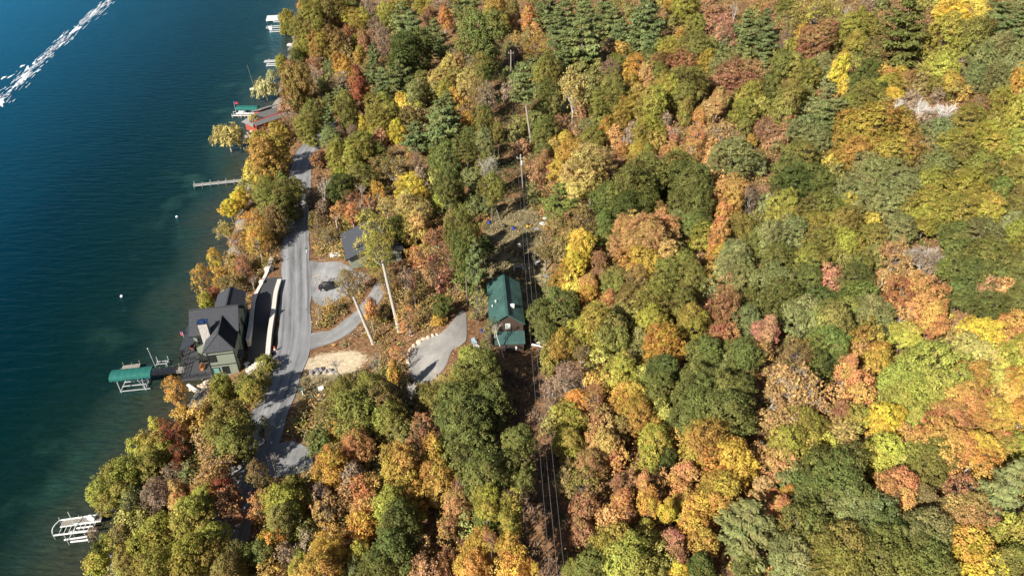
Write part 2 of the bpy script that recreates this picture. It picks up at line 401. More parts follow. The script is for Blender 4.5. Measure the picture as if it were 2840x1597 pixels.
patch('parking_area', [(848, 722), (900, 728), (960, 735), (1000, 770), (985, 805), (940, 830), (900, 850), (872, 838), (858, 790), (850, 750)], M['gravel'], .065)
patch('cabin_drive', [c7(*p) for p in ((2080, 240), (2140, 240), (2144, 530), (2010, 620), (1930, 800), (1760, 960), (1620, 930), (1575, 830), (1565, 720), (1600, 620), (1690, 530), (1880, 460), (2000, 340))], road_mat('pale_gravel', (.25, .235, .215), .6, .15, .8), .08)
patch('roadside_pull_off', [(770, 1232), (810, 1222), (850, 1240), (868, 1265), (860, 1300), (800, 1320), (745, 1320), (730, 1280)], M['gravel'], .06)

def water_mat():
    m, nt, b = new_mat('lake_water')
    L = nt.links.new
    tc = N(nt, 'ShaderNodeTexCoord'); at_ = N(nt, 'ShaderNodeAttribute', attribute_name='offshore')
    nz = N(nt, 'ShaderNodeTexNoise'); nz.inputs['Scale'].default_value = .045; nz.inputs['Detail'].default_value = 4; L(tc.outputs['Object'], nz.inputs['Vector'])
    ad = N(nt, 'ShaderNodeMath', operation='MULTIPLY_ADD'); ad.inputs[1].default_value = 18; ad.inputs[2].default_value = -9; L(nz.outputs['Fac'], ad.inputs[0])
    sm = N(nt, 'ShaderNodeMath', operation='ADD'); L(at_.outputs['Fac'], sm.inputs[0]); L(ad.outputs[0], sm.inputs[1])
    mr = N(nt, 'ShaderNodeMapRange'); mr.inputs['From Max'].default_value = 200; L(sm.outputs[0], mr.inputs['Value'])
    r = N(nt, 'ShaderNodeValToRGB'); L(mr.outputs['Result'], r.inputs['Fac']); e = r.color_ramp.elements
    e[0].position, e[0].color = 0, (.045, .043, .026, 1); e[1].position, e[1].color = 1, (.004, .105, .22, 1)
    for p, c in ((.03, (.03, .037, .023)), (.055, (.016, .032, .022)), (.08, (.004, .016, .011)), (.15, (.001, .013, .0105)), (.24, (.0, .013, .019)), (.5, (.0, .038, .075))):
        q = e.new(p); q.color = (*c, 1)
    # lake bed: weed streaks and sand patches seen through the shallows
    mp = N(nt, 'ShaderNodeMapping'); mp.inputs['Rotation'].default_value = (0, 0, .6); mp.inputs['Scale'].default_value = (.6, 2.2, 1); L(tc.outputs['Object'], mp.inputs['Vector'])
    n2 = N(nt, 'ShaderNodeTexNoise'); n2.inputs['Scale'].default_value = .7; n2.inputs['Detail'].default_value = 8; n2.inputs['Roughness'].default_value = .75; L(mp.outputs[0], n2.inputs['Vector'])
    sh = N(nt, 'ShaderNodeMapRange'); sh.inputs['From Min'].default_value = .3; sh.inputs['From Max'].default_value = .7; sh.inputs['To Min'].default_value = .45; sh.inputs['To Max'].default_value = 1.6; L(n2.outputs['Fac'], sh.inputs['Value'])
    fd = N(nt, 'ShaderNodeMapRange'); fd.inputs['From Min'].default_value = 5; fd.inputs['From Max'].default_value = 30; fd.inputs['To Min'].default_value = 1; fd.inputs['To Max'].default_value = .12; L(at_.outputs['Fac'], fd.inputs['Value'])
    mm = N(nt, 'ShaderNodeMix', data_type='FLOAT'); mm.inputs[2].default_value = 1; L(fd.outputs['Result'], mm.inputs[0]); L(sh.outputs['Result'], mm.inputs[3])
    # one paler sandy band along the drop-off
    n5 = N(nt, 'ShaderNodeTexNoise'); n5.inputs['Scale'].default_value = .09; n5.inputs['Detail'].default_value = 6; L(tc.outputs['Object'], n5.inputs['Vector'])
    bd = N(nt, 'ShaderNodeMapRange'); bd.inputs['From Min'].default_value = .52; bd.inputs['From Max'].default_value = .68; L(n5.outputs['Fac'], bd.inputs['Value'])
    sb = N(nt, 'ShaderNodeMath', operation='SUBTRACT'); sb.inputs[1].default_value = 17; L(at_.outputs['Fac'], sb.inputs[0])
    ab = N(nt, 'ShaderNodeMath', operation='ABSOLUTE'); L(sb.outputs[0], ab.inputs[0])
    bw = N(nt, 'ShaderNodeMapRange'); bw.inputs['From Min'].default_value = 3; bw.inputs['From Max'].default_value = 11; bw.inputs['To Min'].default_value = 1; bw.inputs['To Max'].default_value = 0; L(ab.outputs[0], bw.inputs['Value'])
    bm = N(nt, 'ShaderNodeMath', operation='MULTIPLY'); L(bd.outputs['Result'], bm.inputs[0]); L(bw.outputs['Result'], bm.inputs[1])
    mx = N(nt, 'ShaderNodeMix', data_type='RGBA'); mx.inputs[7].default_value = (.014, .04, .027, 1); L(bm.outputs[0], mx.inputs[0]); L(r.outputs['Color'], mx.inputs[6])
    sc = N(nt, 'ShaderNodeVectorMath', operation='SCALE'); L(mx.outputs[2], sc.inputs[0]); L(mm.outputs[0], sc.inputs['Scale'])
    L(sc.outputs[0], b.inputs['Base Color'])
    b.inputs['Roughness'].default_value = .1; b.inputs['IOR'].default_value = 1.33; b.inputs['Specular Tint'].default_value = (.3, .72, 1, 1); b.inputs['Specular IOR Level'].default_value = .4
    # ripples
    mp2 = N(nt, 'ShaderNodeMapping'); mp2.inputs['Rotation'].default_value = (0, 0, .12); mp2.inputs['Scale'].default_value = (.3, 1.1, 1); L(tc.outputs['Object'], mp2.inputs['Vector'])
    n3 = N(nt, 'ShaderNodeTexNoise'); n3.inputs['Scale'].default_value = .55; n3.inputs['Detail'].default_value = 5; n3.inputs['Roughness'].default_value = .6; n3.inputs['Distortion'].default_value = .4; L(mp2.outputs[0], n3.inputs['Vector'])
    bp = N(nt, 'ShaderNodeBump'); bp.inputs['Strength'].default_value = .8; bp.inputs['Distance'].default_value = .6; L(n3.outputs['Fac'], bp.inputs['Height']); L(bp.outputs['Normal'], b.inputs['Normal'])
    b.inputs['Specular IOR Level'].default_value = 0; b.inputs['Roughness'].default_value = 1
    gl = N(nt, 'ShaderNodeBsdfGlossy'); gl.inputs['Color'].default_value = (.26, .68, 1, 1); gl.inputs['Roughness'].default_value = .12; L(bp.outputs['Normal'], gl.inputs['Normal'])
    fr = N(nt, 'ShaderNodeFresnel'); fr.inputs['IOR'].default_value = 1.33; L(bp.outputs['Normal'], fr.inputs['Normal'])
    fm = N(nt, 'ShaderNodeMath', operation='MULTIPLY'); fm.inputs[1].default_value = .85; L(fr.outputs[0], fm.inputs[0])
    ms = N(nt, 'ShaderNodeMixShader'); L(fm.outputs[0], ms.inputs[0]); L(b.outputs[0], ms.inputs[1]); L(gl.outputs[0], ms.inputs[2]); L(ms.outputs[0], nt.nodes['Material Output'].inputs['Surface'])
    return m
wxs = np.concatenate([np.arange(-3000, -300, 150), np.arange(-300, -140, 10), np.arange(-140, -50, 2), np.arange(-50, -20, 10)])
wys = np.concatenate([np.arange(-400, 40, 40), np.arange(40, 460, 4), np.arange(460, 900, 40), np.arange(900, 4000, 300)])
tag(grid_obj('lake', wxs, wys, lambda X, Y: X * 0, water_mat(), {'offshore': lambda X, Y: (shore_x(Y) - X).ravel()}), kind='structure')
# ------------------------------------------------------------------ trees: prototypes
def unit(v): return v / (np.linalg.norm(v, axis=-1, keepdims=True) + 1e-9)
def leaf_quads(P, Nn, a, b, rng, dirs=None):
    """one kite-shaped leaf face per point; a = half length, b = half width"""
    n = len(P)
    t = rng.normal(size=(n, 3)) if dirs is None else dirs + rng.normal(size=(n, 3)) * .25
    t = unit(t - Nn * np.sum(t * Nn, 1, keepdims=True)); w = np.cross(Nn, t)
    sc = rng.uniform(.6, 1.35, (n, 1)); la = a * sc; lb = b * sc
    V = np.stack([P - t * la, P + w * lb + t * la * .15, P + t * la + Nn * la * .15, P - w * lb + t * la * .15], 1).reshape(-1, 3)
    return V, np.arange(4 * n).reshape(-1, 4)
def fib(n, rng):
    i = np.arange(n) + .5; ph = np.arccos(1 - 2 * i / n); th = math.pi * (1 + 5 ** .5) * i + rng.uniform(0, 6)
    d = np.stack([np.cos(th) * np.sin(ph), np.sin(th) * np.sin(ph), np.cos(ph)], 1)
    return unit(d + rng.normal(size=d.shape) * .12)
def limbs(mb, targets, rng, r0, base=(0, 0, -1.), n=5):
    for c in targets:
        c = Vector(c); p0 = Vector((0, 0, rng.uniform(-.95, min(.1, c.z - .25)) if c.z > -.6 else -.95))
        m = p0.lerp(c, .5) + Vector((0, 0, -.06 + .1 * rng.random())) + Vector(rng.normal(size=3)) * .05
        mb.tube([p0, m, c], [r0, r0 * .6, r0 * .22], n, cap=False)
def finish(name, V, F, tint, shift, mb, bark='bark'):
    nl = len(F); k = len(V)
    VV = V.tolist() + mb.v; FF = F.tolist() + [tuple(i + k for i in f) for f in mb.f]
    nb = len(mb.f)
    return mesh_np(name, VV, FF, [M['leaf'], M[bark]], {'tint': ('FACE', np.concatenate([tint, np.ones(nb)])), 'shift': ('FACE', np.concatenate([shift, np.full(nb, .5)]))},
                   np.concatenate([np.zeros(nl, int), np.ones(nb, int)]))
def crown_broad(seed, ncl, per, la, clr, style='b'):
    """a crown of several overlapping boughs, each bough a lumpy dome of leaf clumps"""
    rng = np.random.default_rng(seed)
    nd = int(rng.integers(8, 13)) if style != 'n' else int(rng.integers(6, 9))
    B = fib(nd, rng) * rng.uniform(.34, .7, (nd, 1)); B[:, 2] = B[:, 2] * 1.0 + rng.normal(0, .1, nd)
    B = np.concatenate([B, [[0, 0, rng.uniform(.2, .4)]]]); nd += 1
    br = rng.uniform(.34, .52, nd); br[-1] = .5
    if style == 'n':
        z = B[:, 2]; prof = np.clip(.95 - .6 * (z + .3), .12, 1.0); B[:, :2] *= prof[:, None]; br *= np.clip(1.0 - .45 * (z + .2), .45, 1.05)
        B = np.concatenate([B, [[0, 0, .72]]]); br = np.append(br, .26); nd += 1
    if style == 'o': br *= rng.uniform(.7, 1.1, nd)
    Cs = []; Os = []; Bi = []
    for i in range(nd):
        k = max(5, int(ncl * br[i] ** 2 / np.sum(br ** 2) * 1.9))
        d = fib(k, rng); c = B[i] + d * br[i] * rng.uniform(.6, 1.16, (k, 1)) * np.array([.95, .95, 1.3])
        dist = np.linalg.norm(c[:, None] - B[None], axis=2) / br[None]; dist[:, i] = 9
        keep = (np.min(dist, 1) > .8) & (d[:, 2] > -.72 + .3 * rng.random(k))
        if style == 'o': keep &= rng.random(k) < .72
        Cs.append(c[keep]); Os.append(d[keep]); Bi.append(np.full(keep.sum(), i))
    C = np.concatenate(Cs); O = np.concatenate(Os); Bi = np.concatenate(Bi)
    if style != 'o':
        kf = ncl // 6; C = np.concatenate([C, B[rng.integers(0, nd, kf)] * .8 + rng.normal(size=(kf, 3)) * .12]); O = np.concatenate([O, unit(rng.normal(size=(kf, 3)))]); Bi = np.concatenate([Bi, np.zeros(kf, int)])
    n = len(C)
    cr = clr * rng.uniform(.6, 1.3, n)
    tb = rng.normal(1, .13, nd); sb = rng.normal(.5, .25, nd)
    tint_c = tb[Bi] * rng.normal(1, .13, n); sh_c = np.clip(sb[Bi] + rng.normal(0, .16, n), 0, 1)
    cnt = np.maximum(6, (per * (cr / clr) ** 2 * (rng.uniform(.3, 1.0, n) if style == 'o' else 1)).astype(int))
    I = np.repeat(np.arange(n), cnt); m = len(I)
    d = unit(rng.normal(size=(m, 3))); out = unit(O[I] + np.array([0, 0, .3]))
    flip = np.sum(d * out, 1) < -.3; d[flip] *= -1
    r = cr[I] * rng.uniform(.35, 1.12, m)
    P = C[I] + d * r[:, None] * np.array([1.12, 1.12, .85])
    Nn = unit(d * .7 + out * .4 + np.array([0, 0, .3]) + rng.normal(size=(m, 3)) * .42)
    V, F = leaf_quads(P, Nn, la, la * .62, rng)
    tint = np.clip(tint_c[I] * rng.normal(1, .17, m), .5, 1.7); sh = np.clip(sh_c[I] + rng.normal(0, .15, m), 0, 1)
    mb = MB()
    tg = C[rng.permutation(n)[:(46 if style == 'o' else 26)]] * rng.uniform(.9, 1.06)
    limbs(mb, tg, rng, .022 if style == 'o' else .028)
    return finish('crown', V, F, tint, sh, mb)
def crown_pine(seed, tiers=8, per=60, la=.085):
    rng = np.random.default_rng(seed); Ps = []; Ns = []; Ds = []; T = []; S = []; mb = MB()
    mb.tube([(0, 0, -1.05), (.01, .02, 0), (0, 0, .95)], [.05, .035, .008], 6, cap=False)
    for k in range(tiers):
        z = -.92 + 1.82 * k / (tiers - 1); f = (z + 1) / 2
        R = max(.1, (1.02 - f ** 1.7)) ** .75 * (.62 + .38 * min(1, f / .3)) * rng.uniform(.8, 1.12)
        nb = max(4, int(7 * R ** .5))
        a0 = rng.uniform(0, 6)
        for j in range(nb):
            a = a0 + 2 * math.pi * j / nb + rng.normal(0, .22); L = max(.12, R * rng.uniform(.68, 1.15)); rise = rng.uniform(-.02, .2) + f * .25
            u = np.array([math.cos(a), math.sin(a), 0]); zb = z + rng.normal(0, .05)
            tip = u * L + np.array([0, 0, zb + rise * L])
            mb.tube([(0, 0, zb - .04), tuple(u * L * .5 + np.array([0, 0, zb + rise * L * .3])), tuple(tip * np.array([.9, .9, 1]))], [.02, .012, .004], 4, cap=False)
            tc, sc = rng.normal(1, .1), np.clip(rng.normal(.5, .18), 0, 1)
            npad = max(2, int(5 * L + 1))
            for q in range(npad):
                t = .3 + .7 * (q + .6) / npad; c = u * L * t + np.array([0, 0, zb + rise * L * t * t])
                w = .2 * (1.15 - .55 * t) * (.55 + .45 * L) * rng.uniform(.8, 1.3)
                m = int(per * (w / .15) ** 1.2)
                e = rng.normal(size=(m, 3)) * np.array([.55, .55, .24]) * w
                Ps.append(c + e); Ns.append(unit(np.array([0, 0, .8]) + u * .35 + e / w * .5 + rng.normal(size=(m, 3)) * .3)); Ds.append(np.repeat((u + np.array([0, 0, .25]))[None], m, 0) + e / w * .7)
                T.append(tc * rng.normal(1, .15, m)); S.append(sc + rng.normal(0, .13, m))
    P = np.concatenate(Ps); V, F = leaf_quads(P, np.concatenate(Ns), la * .7, la * .34, rng, np.concatenate(Ds))
    return finish('crown', V, F, np.clip(np.concatenate(T), .5, 1.6), np.clip(np.concatenate(S), 0, 1), mb)
def crown_bare(seed, leaves=0, bark='pale_bark', nn=(6, 6, 5), nst=(3, 6)):
    rng = np.random.default_rng(seed); mb = MB(); tips = []
    def grow(p, d, L, r, lev):
        k = 3; pts = [p]; q = p.copy(); dd = d.copy()
        for _ in range(k):
            dd = unit(dd + rng.normal(size=3) * .16 + np.array([0, 0, .1])); q = q + dd * L / k; pts.append(q.copy())
        mb.tube([tuple(x) for x in pts], [r, r * .8, r * .6, r * .42], 5 if lev < 2 else 3, cap=False)
        tips.append(pts[-1])
        if lev >= 3: return
        n = nn[lev]
        for i in range(n):
            t = rng.uniform(.35, 1.0); s = pts[min(3, int(t * 3))]
            ax = unit(rng.normal(size=3)); nd = unit(dd + ax * .85)
            grow(s.copy(), nd, L * rng.uniform(.5, .72), r * .5, lev + 1)
    for j in range(int(rng.integers(*nst))):
        a = rng.uniform(0, 6.3); grow(np.array([0, 0, -1.]), unit(np.array([math.cos(a) * .5, math.sin(a) * .5, 1.])), .95, .034, 0)
    tips = np.array(tips); m = leaves
    if m:
        P = tips[rng.integers(0, len(tips), m)] + rng.normal(size=(m, 3)) * .06
        Nn = unit(rng.normal(size=(m, 3)) + np.array([0, 0, .7])); V, F = leaf_quads(P, Nn, .05, .032, rng)
    else: V, F = np.zeros((0, 3)), np.zeros((0, 4), int)
    return finish('crown', V, F, np.clip(rng.normal(1, .2, m), .5, 1.6), np.clip(rng.normal(.5, .25, m), 0, 1), mb, bark)
def crown_willow(seed):
    rng = np.random.default_rng(seed); Ps = []; Ds = []; T = []; S = []; mb = MB()
    D = fib(120, rng); D = D[D[:, 2] > -.15]
    C = D * rng.uniform(.55, 1, (len(D), 1)) * np.array([.9, .9, .85])
    for c in C:
        L = rng.uniform(.35, .85); m = int(70 * L); t = rng.random(m)
        P = c + np.stack([rng.normal(0, .07, m), rng.normal(0, .07, m), .08 - t * L], 1) + np.outer(t, c * np.array([.18, .18, 0]))
        Ps.append(P); Ds.append(np.repeat([[c[0] * .3, c[1] * .3, -1.]], m, 0)); tc = rng.normal(1, .13); T.append(np.clip(tc * rng.normal(1, .15, m), .5, 1.6)); S.append(np.clip(rng.normal(.5, .2, m), 0, 1))
    P = np.concatenate(Ps); Nn = unit(P * np.array([1, 1, .3]) + np.array([0, 0, .4]) + rng.normal(size=P.shape) * .45)
    V, F = leaf_quads(P, Nn, .075, .034, rng, np.concatenate(Ds)); limbs(mb, C[rng.permutation(len(C))[:12]] * .9, rng, .035)
    return finish('crown', V, F, np.concatenate(T), np.concatenate(S), mb)
def trunk_mesh(seed, bark):
    rng = np.random.default_rng(seed); mb = MB(); b = rng.normal(size=(3, 2)) * .05
    mb.tube([(0, 0, -.12), (0, 0, .02), (b[0, 0], b[0, 1], .35), (b[1, 0], b[1, 1], .68), (0, 0, 1.02)], [.085, .068, .056, .048, .03], 8, cap=False)
    for _ in range(3):
        a = rng.uniform(0, 6.3); z = rng.uniform(.55, .8); c, s_ = math.cos(a), math.sin(a); L = rng.uniform(.25, .5)
        mb.tube([(0, 0, z), (c * L * .6, s_ * L * .6, z + .1), (c * L, s_ * L, z + .25)], [.026, .016, .006], 5, cap=False)
    return mesh_np('trunk', mb.v, mb.f, M[bark], smooth=True)
PROTO = {
    'bL': [crown_broad(10 + i, 380, 46, .031, .125) for i in range(7)], 'bM': [crown_broad(30 + i, 250, 48, .037, .15) for i in range(5)], 'bS': [crown_broad(40 + i, 90, 44, .064, .24) for i in range(4)],
    'oL': [crown_broad(50 + i, 300, 34, .032, .135, 'o') for i in range(4)], 'oM': [crown_broad(60 + i, 190, 36, .037, .155, 'o') for i in range(4)], 'oS': [crown_broad(65 + i, 95, 28, .06, .21, 'o') for i in range(3)],
    'nL': [crown_broad(70 + i, 320, 42, .034, .13, 'n') for i in range(3)], 'nM': [crown_broad(75 + i, 230, 44, .039, .15, 'n') for i in range(3)], 'nS': [crown_broad(78 + i, 90, 42, .064, .23, 'n') for i in range(2)],
    'p': [crown_pine(80 + i) for i in range(4)], 'x': [crown_bare(90 + i, 0) for i in range(2)] + [crown_bare(92 + i, 260) for i in range(2)], 'X': [crown_bare(97, 0, 'white_bark')],
    'z': [crown_bare(141, 60, nn=(4, 4, 3), nst=(2, 4)), crown_bare(142, 40, nn=(4, 4, 3), nst=(2, 4))],
    'v': [crown_bare(131, 3000), crown_bare(132, 2200), crown_bare(133, 3600)],
    'w': [crown_willow(110), crown_willow(111)], 's': [crown_broad(120 + i, 50, 30, .1, .3) for i in range(2)],
}
TRUNKS = {'bark': [trunk_mesh(1, 'bark'), trunk_mesh(2, 'bark')], 'pale_bark': [trunk_mesh(3, 'pale_bark'), trunk_mesh(4, 'pale_bark')], 'white_bark': [trunk_mesh(5, 'white_bark')]}
# leaf colours (reflectances) and the words for them
LEAF = {'G': ((.098, .115, .03), 'deep green'), 'g': ((.155, .165, .045), 'mid green'), 'E': ((.195, .22, .055), 'fresh green'), 'O': ((.215, .198, .05), 'olive green'),
        'Y': ((.31, .275, .058), 'yellowish olive'), 'y': ((.58, .45, .07), 'bright yellow'), 'L': ((.39, .37, .075), 'lime yellow'), 'A': ((.49, .305, .068), 'amber'), 'D': ((.36, .25, .055), 'dark gold'),
        'o': ((.52, .285, .1), 'orange'), 'R': ((.35, .185, .085), 'rust brown'), 'r': ((.3, .115, .05), 'dark red'), 'q': ((.48, .25, .14), 'salmon red'), 'U': ((.43, .275, .105), 'tawny orange'),
        'B': ((.26, .19, .065), 'bronze olive'), 'k': ((.28, .2, .125), 'dull brown'), 'T': ((.45, .35, .115), 'pale gold'), 'S': ((.225, .232, .085), 'sage green'), 'P': ((.19, .218, .078), 'bluish green'), 'W': ((.42, .41, .2), 'silvery pale')}
